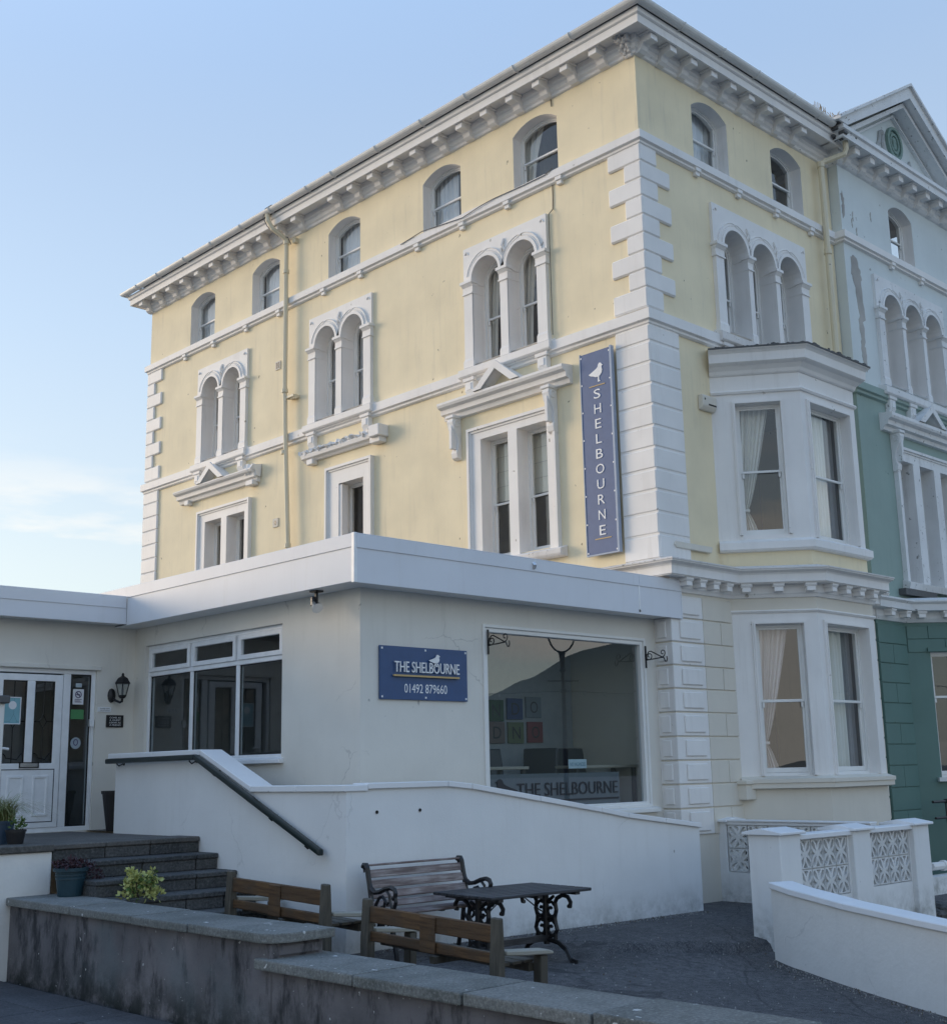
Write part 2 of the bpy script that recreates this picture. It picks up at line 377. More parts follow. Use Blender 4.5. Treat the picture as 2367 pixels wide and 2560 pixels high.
def tag(o, label, cat, group=None):
    o['label'] = label; o['category'] = cat
    if group: o['group'] = group
    return o
def put(name, me, mat, loc, parent, rz=0., label=None):
    o = link(name, me, mat, parent, label=label); o.location = loc; o.rotation_euler = (0, 0, rz); return o
def dup(root, loc, rz=0., label=None):
    r = root.copy(); COL.objects.link(r); r.location = loc; r.rotation_euler = (0, 0, rz)
    if label: r['label'] = label
    for ch in list(root.children):
        c = ch.copy(); COL.objects.link(c); c.parent = r
        for g in list(ch.children):
            h = g.copy(); COL.objects.link(h); h.parent = c
    return r
def outline(u0, u1, v0, vs, rise, ins=0., n=14):
    """rectangle, or rectangle with an arc on top, inset by ins (counter-clockwise from bottom left)"""
    if rise <= 0:
        return [(u0+ins, v0+ins), (u1-ins, v0+ins), (u1-ins, vs-ins), (u0+ins, vs-ins)]
    w = u1-u0; R = (w*w/4+rise*rise)/(2*rise); cx = (u0+u1)/2; cz = vs+rise-R
    r = R-ins; hw = w/2-ins; a = asin(max(-1, min(1, hw/r)))
    if rise >= w/2-1e-4: a = pi/2
    return [(u0+ins, v0+ins), (u1-ins, v0+ins)] + [(cx+r*sin(a-2*a*i/n), cz+r*cos(a-2*a*i/n)) for i in range(n+1)]
def wall(mb, F, u0, u1, v0, v1, ops):
    us = sorted(set([u0, u1]+[x for o in ops for x in (o[0], o[1])])); us = [u for u in us if u0-1e-6 <= u <= u1+1e-6]
    tops = [o[3]+max(o[4], 0) for o in ops]
    vs = sorted(set([v0, v1]+[o[2] for o in ops]+tops)); vs = [v for v in vs if v0-1e-6 <= v <= v1+1e-6]
    for i in range(len(us)-1):
        for j in range(len(vs)-1):
            cu, cv = (us[i]+us[i+1])/2, (vs[j]+vs[j+1])/2
            if any(o[0] < cu < o[1] and o[2] < cv < t for o, t in zip(ops, tops)): continue
            mb.quad(F(us[i], 0, vs[j]), F(us[i+1], 0, vs[j]), F(us[i+1], 0, vs[j+1]), F(us[i], 0, vs[j+1]))
    for o, t in zip(ops, tops):
        if o[4] > 0:
            arc = outline(*o)[2:]
            if arc[0][1] > o[3]+1e-4: arc = arc
            for (a, b) in zip(arc[:-1], arc[1:]):
                if max(t-a[1], t-b[1]) < 1e-4: continue
                mb.quad(F(a[0], 0, a[1]), F(b[0], 0, b[1]), F(b[0], 0, t), F(a[0], 0, t))
def reveal(F, op, d0, d1):
    mb = MB(); L = outline(*op); n = len(L)
    for i in range(n):
        a, b = L[i], L[(i+1) % n]
        mb.quad(F(a[0], d0, a[1]), F(b[0], d0, b[1]), F(b[0], d1, b[1]), F(a[0], d1, a[1]))
    return mb
def drape(F, d, v0, v1, ext, waves=7, amp=.03, nv=14, nu=44, ph=0.):
    """curtain: ext(t) -> (left, right) at height fraction t"""
    mb = MB(); P = []
    for j in range(nv+1):
        t = j/nv; a, b = ext(t); v = v0+(v1-v0)*t
        for i in range(nu+1):
            s = i/nu
            P.append(F(a+(b-a)*s, d+amp*sin(s*waves*2*pi+ph+.5*sin(t*3))+amp*.4*sin(s*waves*4.7*pi+2+ph), v))
    f = [(j*(nu+1)+i, j*(nu+1)+i+1, (j+1)*(nu+1)+i+1, (j+1)*(nu+1)+i) for j in range(nv) for i in range(nu)]
    mb.add(P, f); return mb
def sash_window(F, parent, op, R, cover=None, rev_from=0., rail=.5, revmat=None, glass=None, side=1):
    u0, u1, v0, vs, rise = op
    mb = MB(); mb.ring(F, outline(*op), outline(*op, ins=.038), R, R+.10)
    win = O('window', mb, m_wood_w, parent)
    O('reveal', reveal(F, op, rev_from, R-.001), revmat or m_trim, win)
    vm = v0+(vs+rise-v0)*rail
    up = (u0+.033, u1-.033, vm-.022, vs-(0 if rise > 0 else .033), rise-.03 if rise > 0 else 0)
    if rise >= (u1-u0)/2-1e-3: up = (u0+.033, u1-.033, vm-.022, vs, (u1-u0)/2-.033)
    mb = MB(); mb.ring(F, outline(*up), outline(*up, ins=.036), R+.02, R+.05)
    O('upper_sash', mb, m_wood_w, win, bevel=.004)
    lw = (u0+.033, u1-.033, v0+.04, vm+.022, 0)
    mb = MB(); a = outline(*lw); b = [(lw[0]+.036, lw[2]+.07), (lw[1]-.036, lw[2]+.07), (lw[1]-.036, lw[3]-.036), (lw[0]+.036, lw[3]-.036)]
    mb.ring(F, a, b, R+.05, R+.085)
    mb.box(F, u0+.05, u0+.085, R+.02, R+.049, vm-.10, vm-.025); mb.box(F, u1-.085, u1-.05, R+.02, R+.049, vm-.10, vm-.025)
    O('lower_sash', mb, m_wood_w, win, bevel=.004)
    mb = MB(); L = outline(*up, ins=.03); mb.add([F(u, R+.034, v) for u, v in L], [tuple(range(len(L)))])
    O('pane', mb, glass or m_glass, win)
    mb = MB(); mb.add([F(u, R+.066, v) for u, v in outline(*lw, ins=.03)], [(0, 1, 2, 3)])
    O('pane', mb, glass or m_glass, win)
    top = vs+rise; w = u1-u0; D = R+.2
    if cover == 'net':
        O('curtain', drape(F, D, v0, top+.05, lambda t: (u0-.05, u1+.05), 9, .022, 2, 70, rnd.random()*6), m_net, win)
    elif cover == 'half':
        O('curtain', drape(F, D, v0, top+.05, lambda t: (u0+w*.42, u1+.1), 6, .03, 2, 50, rnd.random()*6), m_net, win)
    elif cover == 'low':
        O('curtain', drape(F, D, v0, v0+(top-v0)*.55, lambda t: (u0+w*.30, u1+.1), 6, .03, 2, 50, rnd.random()*6), m_net, win)
    elif cover == 'drapes':
        O('curtain', drape(F, D, v0, top+.05, lambda t: (u0-.1, u0+w*(.10+.22*t*t)), 3, .03, 8, 24, 1.), m_curtain, win)
        O('curtain', drape(F, D, v0, top+.05, lambda t: (u1-w*(.12+.25*t*t), u1+.1), 3, .03, 8, 24, 2.), m_curtain, win)
    elif cover == 'blind':
        mb = MB(); k = 4
        for i in range(k):
            a, b = top-(top-v0)*.5*i/k, top-(top-v0)*.5*(i+1)/k
            mb.quad(F(u0-.05, D, a), F(u1+.05, D, a), F(u1+.05, D-.012, b), F(u0-.05, D-.012, b))
        O('blind', mb, m_blind, win)
    return win
def text_mb(txt, F, u0, u1, vbase, height, d, depth=.008, align_left=True, flip=False):
    cu = bpy.data.curves.new('txt', 'FONT'); cu.body = txt; cu.size = 1; cu.resolution_u = 3
    ob = bpy.data.objects.new('txt', cu); COL.objects.link(ob)
    dg = bpy.context.evaluated_depsgraph_get(); me = ob.evaluated_get(dg).to_mesh()
    vs = [v.co.copy() for v in me.vertices]; fs = [tuple(p.vertices) for p in me.polygons]
    ob.evaluated_get(dg).to_mesh_clear(); bpy.data.objects.remove(ob); bpy.data.curves.remove(cu)
    x0 = min(v.x for v in vs); x1 = max(v.x for v in vs); ymax = max(v.y for v in vs); ymin = min(v.y for v in vs)
    sx = (u1-u0)/(x1-x0); sy = height/(ymax-max(ymin, -.02))
    P = [F(u0+(v.x-x0)*sx, d, vbase+(v.y-max(ymin, -.02))*sy) for v in vs]
    mb = MB(); mb.add(P, fs)
    if depth > 0:
        n = len(P); Q = [F(u0+(v.x-x0)*sx, d+depth, vbase+(v.y-max(ymin, -.02))*sy) for v in vs]
        cnt = {}
        for f in fs:
            for a, b in zip(f, f[1:]+f[:1]): cnt[(a, b)] = 1
        mb.v += [tuple(q) for q in Q]
        mb.f += [(a, b, b+n, a+n) for (a, b) in cnt if (b, a) not in cnt]
    return mb
GULL = [(0, .50), (.30, .62), (.52, .72), (.62, .80), (.66, .92), (.74, 1.0), (.84, .98), (.90, .90), (1.0, .84), (.90, .82), (.88, .74), (.92, .60), (.88, .44), (.76, .32), (.695, .28), (.69, .1), (.76, .05), (.76, 0), (.60, 0), (.61, .06), (.62, .28), (.45, .29), (.30, .36), (.12, .41)]
def gull(mb, F, u0, u1, v0, v1, d0, d1): mb.prism(F, [(u0+(u1-u0)*x, v0+(v1-v0)*y) for x, y in GULL], d0, d1)
def arc(c, r, a0, a1, n=10, F=None, ax='uv'):
    return [(c[0]+r*cos(a0+(a1-a0)*i/n), c[1]+r*sin(a0+(a1-a0)*i/n)) for i in range(n+1)]
def spiral(c, r0, r1, a0, a1, n=16):
    return [(c[0]+(r0+(r1-r0)*i/n)*cos(a0+(a1-a0)*i/n), c[1]+(r0+(r1-r0)*i/n)*sin(a0+(a1-a0)*i/n)) for i in range(n+1)]
def leaf_clump(mb, c, rad, n, size, rg, narrow=.45, flat=.0):
    for _ in range(n):
        while True:
            p = Vector((rg.uniform(-1, 1), rg.uniform(-1, 1), rg.uniform(-1, 1)))
            if .25 < p.length < 1: break
        q = Vector((c[0]+p.x*rad[0], c[1]+p.y*rad[1], c[2]+p.z*rad[2]))
        d = (p.normalized()+Vector((rg.gauss(0, .5), rg.gauss(0, .5), rg.gauss(.3, .5)))).normalized()
        s = d.cross(Vector((rg.gauss(0, 1), rg.gauss(0, 1), rg.gauss(0, 1)))).normalized(); L = size*rg.uniform(.6, 1.3)
        mb.add([q, q+d*L*.5+s*L*narrow, q+d*L, q+d*L*.5-s*L*narrow], [(0, 1, 2, 3)])
# ------------------------------------------------------------------ hotel (yellow corner building)
S = Fr((0, 0), (0, 1), (1, 0)); N = Fr((0, 0), (1, 0), (0, 1))
hotel = thing('corner_hotel', (0, 0, 0), 'tall pale yellow stucco corner building with white quoins, arched windows and a two storey bay', 'building')
LEN, WID, WTOP = 15.08, 5.76, 13.5
top_c = [12.74, 10.21, 7.47, 4.57, 2.21]
S_top = [(c-.515, c+.515, 11.63, 12.645, .175) for c in top_c]
pairs = [2.97, 7.55, 11.79]
S_arch = [(c+s*.43-.33, c+s*.43+.33, 8.78, 10.32, .33) for c in pairs for s in (1, -1)]
S_first = [(2.98, 3.65, 5.34, 7.42, 0), (2.12, 2.78, 5.34, 7.42, 0), (6.83, 7.58, 5.1, 7.36, 0), (11.69, 12.37, 5.1, 7.36, 0), (10.82, 11.48, 5.1, 7.36, 0)]
F_top = [(1.45, 2.45, 11.68, 12.67, .18), (3.79, 4.79, 11.68, 12.67, .18)]
F_arch = [(c-.34, c+.34, 8.83, 10.31, .34) for c in (2.37, 3.20, 4.03)]
F_bay = [(1.75, 4.55, 5.1, 7.7, 0)]
mb = MB(); wall(mb, S, 0, LEN, 4.55, WTOP, S_top+S_arch+S_first); wall(mb, N, 0, WID, 4.55, WTOP, F_top+F_arch+F_bay)
mb.quad(S(LEN, 0, 0), N(WID, 0, 0)+Vector((0, LEN, 0)), N(WID, 0, WTOP)+Vector((0, LEN, 0)), S(LEN, 0, WTOP))
mb.quad(N(WID, 0, 0), N(WID, LEN, 0), N(WID, LEN, WTOP), N(WID, 0, WTOP))
O('wall', mb, m_yellow, hotel, recalc=False)
# ground floor: slightly proud, cream
GX, GY = -.05, -.17
mb = MB(); G = Fr((GX, 0), (0, 1), (1, 0)); H = Fr((0, GY), (1, 0), (0, 1))
wall(mb, G, GY, LEN, 0, 4.56, []); wall(mb, H, GX, WID, 0, 4.56, [(1.7, 4.6, 1.6, 4.1, 0)])
O('ground_floor_wall', mb, m_cream, hotel, recalc=False)
# interior partitions
mb = MB()
for z in (.9, 4.7, 8.3, 11.35): mb.box(W, .02, WID-.02, .02, LEN-.02, z-.15, z)
mb.box(W, 2.6, 2.75, 2.4, LEN-.1, .9, WTOP); mb.box(W, .75, WID-.05, 2.7, 2.8, .9, WTOP)
O('interior_partition', mb, m_room, hotel)
# roof
mb = MB(); e = .36
mb.add([(-e, -e, 13.46), (WID, -e, 13.46), (WID, LEN+e, 13.46), (-e, LEN+e, 13.46), (WID-1.2, 2.9, 13.95), (WID-1.2, LEN-2.6, 13.95), (WID, 2.9, 13.95), (WID, LEN-2.6, 13.95)],
       [(0, 1, 6, 4), (0, 4, 5, 3), (3, 5, 7, 2), (4, 6, 7, 5), (0, 3, 2, 1)])
O('roof', mb, m_slate, hotel)
main_path = [(2.5, LEN), (0, LEN), (0, 0), (WID, 0)]
# string courses
for nm, zt, hgt, out in (('string_course', 11.63, .13, .10), ('string_course', 8.69, .16, .10)):
    mb = MB(); zb = zt-hgt
    mb.sweep(main_path, [(-.02, zt+.045), (.0, zt+.04), (out*.55, zt+.015), (out, zt), (out, zb), (out*.7, zb-.012), (out*.55, zb-.02), (out*.55, zb-.055), (out*.25, zb-.075), (-.02, zb-.08)])
    O(nm, mb, m_trim, hotel, bevel=0)
# cornice
mb = MB()
mb.sweep(main_path, [(-.02, 13.47), (.43, 13.46), (.43, 13.37), (.41, 13.355), (.395, 13.35), (.395, 13.215), (.36, 13.215), (.36, 13.27), (.12, 13.27), (.12, 13.17), (.085, 13.14), (.085, 13.07), (.05, 13.04), (.04, 13.0), (.02, 12.99), (-.02, 12.98)])
O('cornice', mb, m_trim, hotel)
# modillions
def modillion_mesh():
    mb = MB(); prof = [(0, 12.985), (-.085, 12.99), (-.14, 13.03), (-.165, 13.09), (-.19, 13.115), (-.345, 13.115), (-.345, 13.262), (0, 13.262)]
    mb.prism_u(W, [(d, v) for d, v in prof], -.085, .085)
    mb.box(W, -.11, .11, -.375, 0, 13.23, 13.268)
    return mesh_of('cornice_bracket', mb, .006)
modi = modillion_mesh(); modi.materials.append(m_trim)

for i in range(24):
    y = .58+.629*i
    if y > LEN+.1: break
    if i == 12: continue
    put('cornice_bracket', modi, None, (0, y, 0), hotel, -pi/2)
for i in range(9):
    put('cornice_bracket', modi, None, (.03+.552*i if i else .08, 0, 0), hotel, 0)
# broken corner bracket
mb = MB(); rg = random.Random(3)
for k in range(26):
    a, z = rg.uniform(-.04, .17), rg.uniform(13.0, 13.25); o = .04+.28*(z-13.0)/.25*rg.uniform(.6, 1)
    r = rg.uniform(.03, .055); mb.box(W, -o, -o+r*2.2, a, a+r*1.4, z-r, z+r)
O('broken_bracket', mb, m_trimold, hotel, bevel=.012)
# corbels under the upper string course
mb = MB(); mb.box(W, -.07, .07, -.09, 0, 11.43, 11.5); mb.box(W, -.055, .055, -.065, 0, 11.36, 11.435)
corb = mesh_of('corbel', mb, .006); corb.materials.append(m_trim)
for y in [1.64, 2.86, 3.99, 5.21, 6.9, 8.09, 9.65, 10.88, 12.19, 13.4]: put('corbel', corb, None, (0, y, 0), hotel, -pi/2)
for x in [1.44, 2.62, 3.78, 4.92]: put('corbel', corb, None, (x, 0, 0), hotel)
# gutter: half round with brackets
mb = MB(); g = []
for i in range(9):
    a = pi+pi*i/8; g.append((.50+.085*cos(a), 13.535+.085*sin(a)))
prof = g + [(.50+.072*cos(2*pi-pi*i/8), 13.537+.072*sin(2*pi-pi*i/8)) for i in range(9)]
mb.sweep([(1.5, LEN), (0, LEN), (0, 0), (WID-.55, 0)], prof, close=True)
O('gutter', mb, m_gutter, hotel)
clip = MB(); clip.tube([(0, -.5+.092*cos(pi+pi*j/8), 13.535+.092*sin(pi+pi*j/8)) for j in range(9)], .014, 5); clip.box(W, -.012, .012, -.43, -.40, 13.42, 13.56)
clip = mesh_of('gutter_clip', clip); clip.materials.append(m_gutter)
for y in [.9, 2.2, 3.3, 4.6, 5.8, 7.2, 8.1, 9.3, 10.5, 11.6, 12.8, 14.0, 14.9]: put('gutter_clip', clip, None, (0, y+rnd.uniform(-.1, .1), 0), hotel, -pi/2)
for x in [.6, 1.7, 2.7, 3.8, 4.7]: put('gutter_clip', clip, None, (x, 0, 0), hotel)
mb = MB(); mb.sweep([(0, LEN-.3), (0, 0), (WID-.6, 0)], [(.36, 13.472), (.46, 13.472), (.46, 13.55), (.36, 13.55)], close=True)
O('dark_gap_strip', mb, plain('gap_shade', (.05, .05, .05), .8), hotel)  # fill behind the gutter, its dark colour standing in for gap shade
# quoins
def quoin(a, b, z0, z1, e, gap=.03, ex=0., ey=0.):
    """L-shaped corner stone: a along the side wall, b along the front"""
    poly = [(-e-ex, -e-ey), (b, -e-ey), (b, .02), (.02, .02), (.02, a), (-e-ex, a)]
    mb = MB(); mb.prism_z(poly, z0+gap/2, z1-gap/2); return mb
zs = [11.44, 11.15, 10.86, 10.56, 10.25, 9.95, 9.65, 9.35, 9.06, 8.74]
for i in range(9):
    O('quoin', quoin(.63 if i % 2 == 0 else .31, .38 if i % 2 == 0 else .70, zs[i+1], zs[i], .045, .0), m_trim, hotel, bevel=.023)
zs = [8.46, 8.19, 7.86, 7.53, 7.2, 6.87, 6.54, 6.21, 5.89, 5.56, 5.23, 4.86]
for i in range(11):
    O('quoin', quoin(.63, .71, zs[i+1], zs[i], .05, .004), m_trim, hotel, bevel=.028)
mb = MB(); mb.box(W, -.035, .01, -.035, .62, 4.8, 8.47); mb.box(W, .01, .70, -.035, .01, 4.8, 8.47); O('quoin_backing', mb, m_trim, hotel)
def quoin_far(a, z0, z1, e):
    mb = MB(); mb.prism_z([(-e, LEN-a), (.02, LEN-a), (.02, LEN-.02), (.5, LEN-.02), (.5, LEN+e), (-e, LEN+e)], z0, z1); return mb
zs = [11.44, 11.15, 10.86, 10.56, 10.25, 9.95, 9.65, 9.35, 9.06, 8.74]
for i in range(9): O('quoin', quoin_far(.63 if i % 2 == 0 else .31, zs[i+1], zs[i], .045), m_trim, hotel, bevel=.023)
zs = [8.46, 8.19, 7.86, 7.53, 7.2, 6.87, 6.54, 6.21, 5.89, 5.56, 5.23, 4.9, 4.5]
for i in range(12): O('quoin', quoin_far(.63, zs[i+1], zs[i], .05), m_trim, hotel, bevel=.023)
# ground floor: channelled stones and raised corner panels
zc = [4.33, 3.99, 3.64, 3.31, 2.98, 2.65, 2.31, 1.98, 1.65, 1.32, .95]
for i in range(10):
    z0, z1 = zc[i+1], zc[i]
    mb = MB(); mb.prism_z([(GX-.03, GY-.03), (.68, GY-.03), (.68, GY+.01), (GX+.01, GY+.01), (GX+.01, .35), (GX-.03, .35)], z0+.012, z1-.012)
    q = O('quoin', mb, m_trim, hotel, bevel=.008)
    mb = MB(); mb.box(W, .10, .58, GY-.055, GY-.029, z0+.055, z1-.045); O('raised_panel', mb, m_trim, q, bevel=.014)
    mb = MB(); mb.box(W, GX-.055, GX-.029, GY+.06, GY+.22, z0+.055, z1-.045); O('raised_panel', mb, m_trim, q, bevel=.014)
    xs = [.69, 1.44] if i % 2 == 0 else [.69, 1.13, 1.44]
    for a, b in zip(xs[:-1], xs[1:]):
        mb = MB(); mb.box(W, a+.006, b-.006, GY-.022, GY+.01, z0+.009, z1-.009); O('channelled_stone', mb, m_cream, hotel, bevel=.006)
    for a, b in ((4.85, 5.75),):
        mb = MB(); mb.box(W, a, b, GY-.022, GY+.01, z0+.009, z1-.009); O('channelled_stone', mb, m_cream, hotel, bevel=.006)

# upper windows
covers = ['half', 'net', 'net', 'low', 'drapes']
cov = {12.74: 'half', 10.21: 'net', 7.47: 'net', 4.57: 'half', 2.21: 'drapes'}
for op, c in zip(S_top, top_c): sash_window(S, hotel, op, .19, cov[c], rail=.47)
for op, c in zip(F_top, ('half', None)): sash_window(N, hotel, op, .21, c, rail=.5)
for op, c in zip(S_arch, ('drapes', 'drapes', 'net', 'net', None, 'drapes')): sash_window(S, hotel, op, .225, c, rev_from=-.06, rail=.46)
for op in F_arch: sash_window(N, hotel, op, .255, None, rev_from=-.06, rail=.42)
for op, c in zip(S_first, ('blind', 'blind', None, None, None)): sash_window(S, hotel, op, .21, c, rail=.46)

# arched surrounds
def arch_surround(F, parent, ops, uL, uR, vb, vt, mat, capmat=None):
    imp = ops[0][3]; e = .055
    mb = MB(); FF = Fr((0, 0), (1, 0), (0, 1)); FF.o = F.o - F.n*e; FF.t = F.t; FF.n = F.n
    big = [(o[0], o[1], imp-.02, o[3], o[4]) for o in ops]
    wall(mb, FF, uL, uR, imp-.02, vt, big)
    mb.quad(FF(uL, 0, imp-.02), FF(uL, e, imp-.02), FF(uL, e, vt), FF(uL, 0, vt)); mb.quad(FF(uR, 0, imp-.02), FF(uR, e, imp-.02), FF(uR, e, vt), FF(uR, 0, vt))
    mb.quad(FF(uL, 0, vt), FF(uL, e, vt), FF(uR, e, vt), FF(uR, 0, vt))
    s = O('window_surround', mb, mat, parent, recalc=False)
    for o in ops:
        r = (o[1]-o[0])/2; c = ((o[0]+o[1])/2, imp); n = 20
        mb = MB()
        for (ra, rb, dd) in ((r+.005, r+.06, .10), (r+.06, r+.145, .08)):
            A = [(c[0]+rb*cos(pi*i/n), c[1]+rb*sin(pi*i/n)) for i in range(n+1)]; B = [(c[0]+ra*cos(pi*i/n), c[1]+ra*sin(pi*i/n)) for i in range(n+1)]
            P = [F(u, -dd, v) for L in (A, B) for u, v in L] + [F(u, -.05, v) for L in (A, B) for u, v in L]; m = n+1
            fcs = []
            for i in range(n): fcs += [(i, i+1, m+i+1, m+i), (i, i+1, 2*m+i+1, 2*m+i), (m+i, m+i+1, 3*m+i+1, 3*m+i)]
            mb.add(P, fcs)
        O('arch_moulding', mb, mat, s)
        mb = MB()     # incised strapwork: two raised fillets that cross over the crown
        for q0, q1 in ((.088, .135), (.135, .088)):
            pts = []
            for k in range(33):
                a = pi*(.06+.88*k/32); t = max(0, min(1, (a-pi/2)/.34+.5)); q = q0+(q1-q0)*t*t*(3-2*t)
                pts.append(F(c[0]+(r+q)*cos(a), -.083, c[1]+(r+q)*sin(a)))
            mb.tube(pts, .0075, 4)
        O('strapwork', mb, mat, s)
    mb = MB()
    for uu in (uL+.09, uR-.09): mb.tube([F(uu-.04, -.058, vt-.13), F(uu, -.065, vt-.08), F(uu+.04, -.058, vt-.12)], .012, 4)
    mid = [(ops[i][1]+ops[i+1][0])/2 for i in range(len(ops)-1)]
    for uu in mid: mb.tube([F(uu-.03, -.06, imp+.30), F(uu+.01, -.085, imp+.40), F(uu-.02, -.06, imp+.52)], .022, 5); mb.tube([F(uu+.05, -.06, imp+.26), F(uu+.02, -.08, imp+.36)], .018, 5)
    O('leaf_ornament', mb, mat, s, 'stuff')
    # pilasters
    spans = [(uL+.005, ops[0][0])] + [(ops[i][1], ops[i+1][0]) for i in range(len(ops)-1)] + [(ops[-1][1], uR-.005)]
    for a, b in spans:
        mb = MB(); mb.box(F, a+.012, b-.012, -.075, .0, vb+.16, imp-.24); mb.box(F, a-.005, b+.005, -.09, 0, vb, vb+.12)
        mb.prism_u(F, [(-.075, vb+.16), (-.09, vb+.12), (0, vb+.12), (0, vb+.16)], a+.005, b-.005)
        pl_ = O('pilaster', mb, mat, parent)
        mb = MB(); mb.box(F, a-.008, b+.008, -.095, .03, imp-.24, imp-.215); mb.box(F, a-.004, b+.004, -.08, .03, imp-.215, imp-.10)
        mb.prism_u(F, [(-.085, imp-.10), (-.125, imp-.05), (.03, imp-.05), (.03, imp-.10)], a-.01, b+.01); mb.box(F, a-.03, b+.03, -.135, .03, imp-.05, imp)
        O('capital', mb, mat, pl_)
        mb = MB()     # impost band running back along the reveal
        mb.box(F, a-.012, b+.012, .03, .21, imp-.06, imp-.005); O('impost_band', mb, mat, pl_)
        mb = MB(); mb.box(F, a-.006, b+.006, .03, .21, imp-.235, imp-.215); O('neck_band', mb, mat, pl_)
    return s
def sill_with_corbels(F, parent, uL, uR, ztop, mat, corb_u, h=.17):
    mb = MB(); mb.prism_u(F, [(-.16, ztop-.02), (.02, ztop+.05), (.02, ztop-h), (-.13, ztop-h), (-.16, ztop-h+.03)], uL, uR)
    O('window_sill', mb, mat, parent, bevel=.006)
    for u in corb_u:
        mb = MB(); mb.box(F, u-.14, u+.14, -.13, 0, ztop-h-.07, ztop-h-.002)
        mb.prism_u(F, [(-.11, ztop-h-.07), (-.11, ztop-h-.24), (-.06, ztop-h-.33), (0, ztop-h-.36), (0, ztop-h-.07)], u-.105, u+.105); mb.box(F, u-.06, u+.06, -.125, -.10, ztop-h-.23, ztop-h-.10)
        O('sill_corbel', mb, mat, parent, bevel=.008)
for c in pairs:
    ops = [(c-.76, c-.10, 8.78, 10.32, .33), (c+.10, c+.76, 8.78, 10.32, .33)]
    arch_surround(S, hotel, ops, c-1.0, c+1.0, 8.74, 10.96, m_trim)
    sill_with_corbels(S, hotel, c-1.08, c+1.08, 8.72, m_trim, (c-.86, c+.86))
arch_surround(N, hotel, F_arch, 1.78, 4.62, 8.78, 11.02, m_trim)
sill_with_corbels(N, hotel, 1.72, 4.68, 8.75, m_trimold, (1.93,))

# first floor architraves on the side wall
def architrave(F, parent, uL, uR, vb, vt, ops, mat, lug=.0):
    bw = .19
    rings = [(uL, uR, vt, -.055), (uL+.075, uR-.075, vt-.075, -.085)]
    mb = MB()
    mb.box(F, uL, uL+.05, -.09, 0, vb, vt); mb.box(F, uR-.05, uR, -.09, 0, vb, vt); mb.box(F, uL+.05, uR-.05, -.09, 0, vt-.05, vt)
    mb.box(F, uL+.05, uL+.09, -.06, 0, vb, vt-.05); mb.box(F, uR-.09, uR-.05, -.06, 0, vb, vt-.05); mb.box(F, uL+.09, uR-.09, -.06, 0, vt-.09, vt-.05)
    a = min(o[0] for o in ops); b = max(o[1] for o in ops)
    mb.box(F, uL+.09, a, -.04, 0, vb, vt-.09); mb.box(F, b, uR-.09, -.04, 0, vb, vt-.09); mb.box(F, a, b, -.04, 0, ops[0][3], vt-.09)
    for o1, o2 in zip(sorted(ops)[:-1], sorted(ops)[1:]): mb.box(F, o1[1]-.004, o2[0]+.004, -.055, .22, vb+.003, ops[0][3]-.003)
    return O('architrave', mb, mat, parent)
architrave(S, hotel, 1.90, 3.95, 5.28, 7.64, S_first[0:2], m_trim)
architrave(S, hotel, 10.60, 12.66, 5.0, 7.62, S_first[3:5], m_trim)
a_ = architrave(S, hotel, 6.55, 7.97, 5.0, 7.72, S_first[2:3], m_trim)
mb = MB(); mb.box(S, 7.50, 7.60, -.02, .12, 5.0, 7.34); O('inner_lining', mb, m_trim, a_)
mb = MB(); mb.prism_u(S, [(-.17, 5.27), (.0, 5.33), (.0, 5.15), (-.14, 5.15), (-.17, 5.19)], 1.78, 4.05); O('window_sill', mb, m_trimold, hotel, bevel=.01)
# hoods
def hood(F, parent, uL, uR, z0, z1, apex, mat, consoles=True, worn=False):
    P = .26; h = z1-z0
    prof = [(-P, z1-.03), (0, z1), (0, z0-.06), (-.07, z0-.05), (-.09, z0+.02), (-P+.10, z0+.04), (-P+.09, z0+.12), (-P+.02, z0+.15), (-P, z0+.19)]
    mb = MB(); mb.prism_u(F, prof, uL, uR)
    hd = O('hood', mb, mat, parent)
    c = (uL+uR)/2; w = .52
    if apex:
        mb = MB(); r = apex-z1
        for (k, d0, d1) in ((0, -P, 0), (1, -P-.03, -P+.02)):
            t = .075 if k == 0 else .04
            out = [(c-w, z1-.02), (c, apex), (c+w, z1-.02)]; inn = [(c+w-.2, z1-.02), (c, apex-t*1.6), (c-w+.2, z1-.02)]
            mb.prism(F, [(c-w-.02, z1-.02), (c, apex+.03*k), (c+w+.02, z1-.02), (c+w-.17, z1-.02), (c, apex-.12), (c-w+.17, z1-.02)], d0, d1)
        O('pediment', mb, mat, hd)
        mb = MB(); mb.prism(F, [(c-w+.15, z1-.03), (c, apex-.1), (c+w-.15, z1-.03)], -.05, 0); O('tympanum', mb, m_yellow if mat is not m_trim2 else m_sage, hd)
    if consoles:
        for u in (uL+.42, uR-.27):
            mb = MB(); q = [(0, z0-.06), (-.19, z0-.06), (-.21, z0-.14), (-.18, z0-.26), (-.11, z0-.38), (-.075, z0-.5), (-.085, z0-.60), (-.12, z0-.68), (-.10, z0-.77), (-.04, z0-.80), (0, z0-.80)]
            mb.prism_u(F, q, u-.075, u+.075)
            for sgn in (-1, 1):
                mb.tube([F(u+sgn*.08, -.11+.055*cos(t), z0-.16+.06*sin(t)) for t in [i*.6 for i in range(10)]], .016, 5)
            mb.box(F, u-.035, u+.035, -.20, -.06, z0-.62, z0-.1); mb.box(F, u-.10, u+.10, -.22, 0, z0-.075, z0-.02)
            O('console', mb, mat, parent, bevel=.008)
    return hd
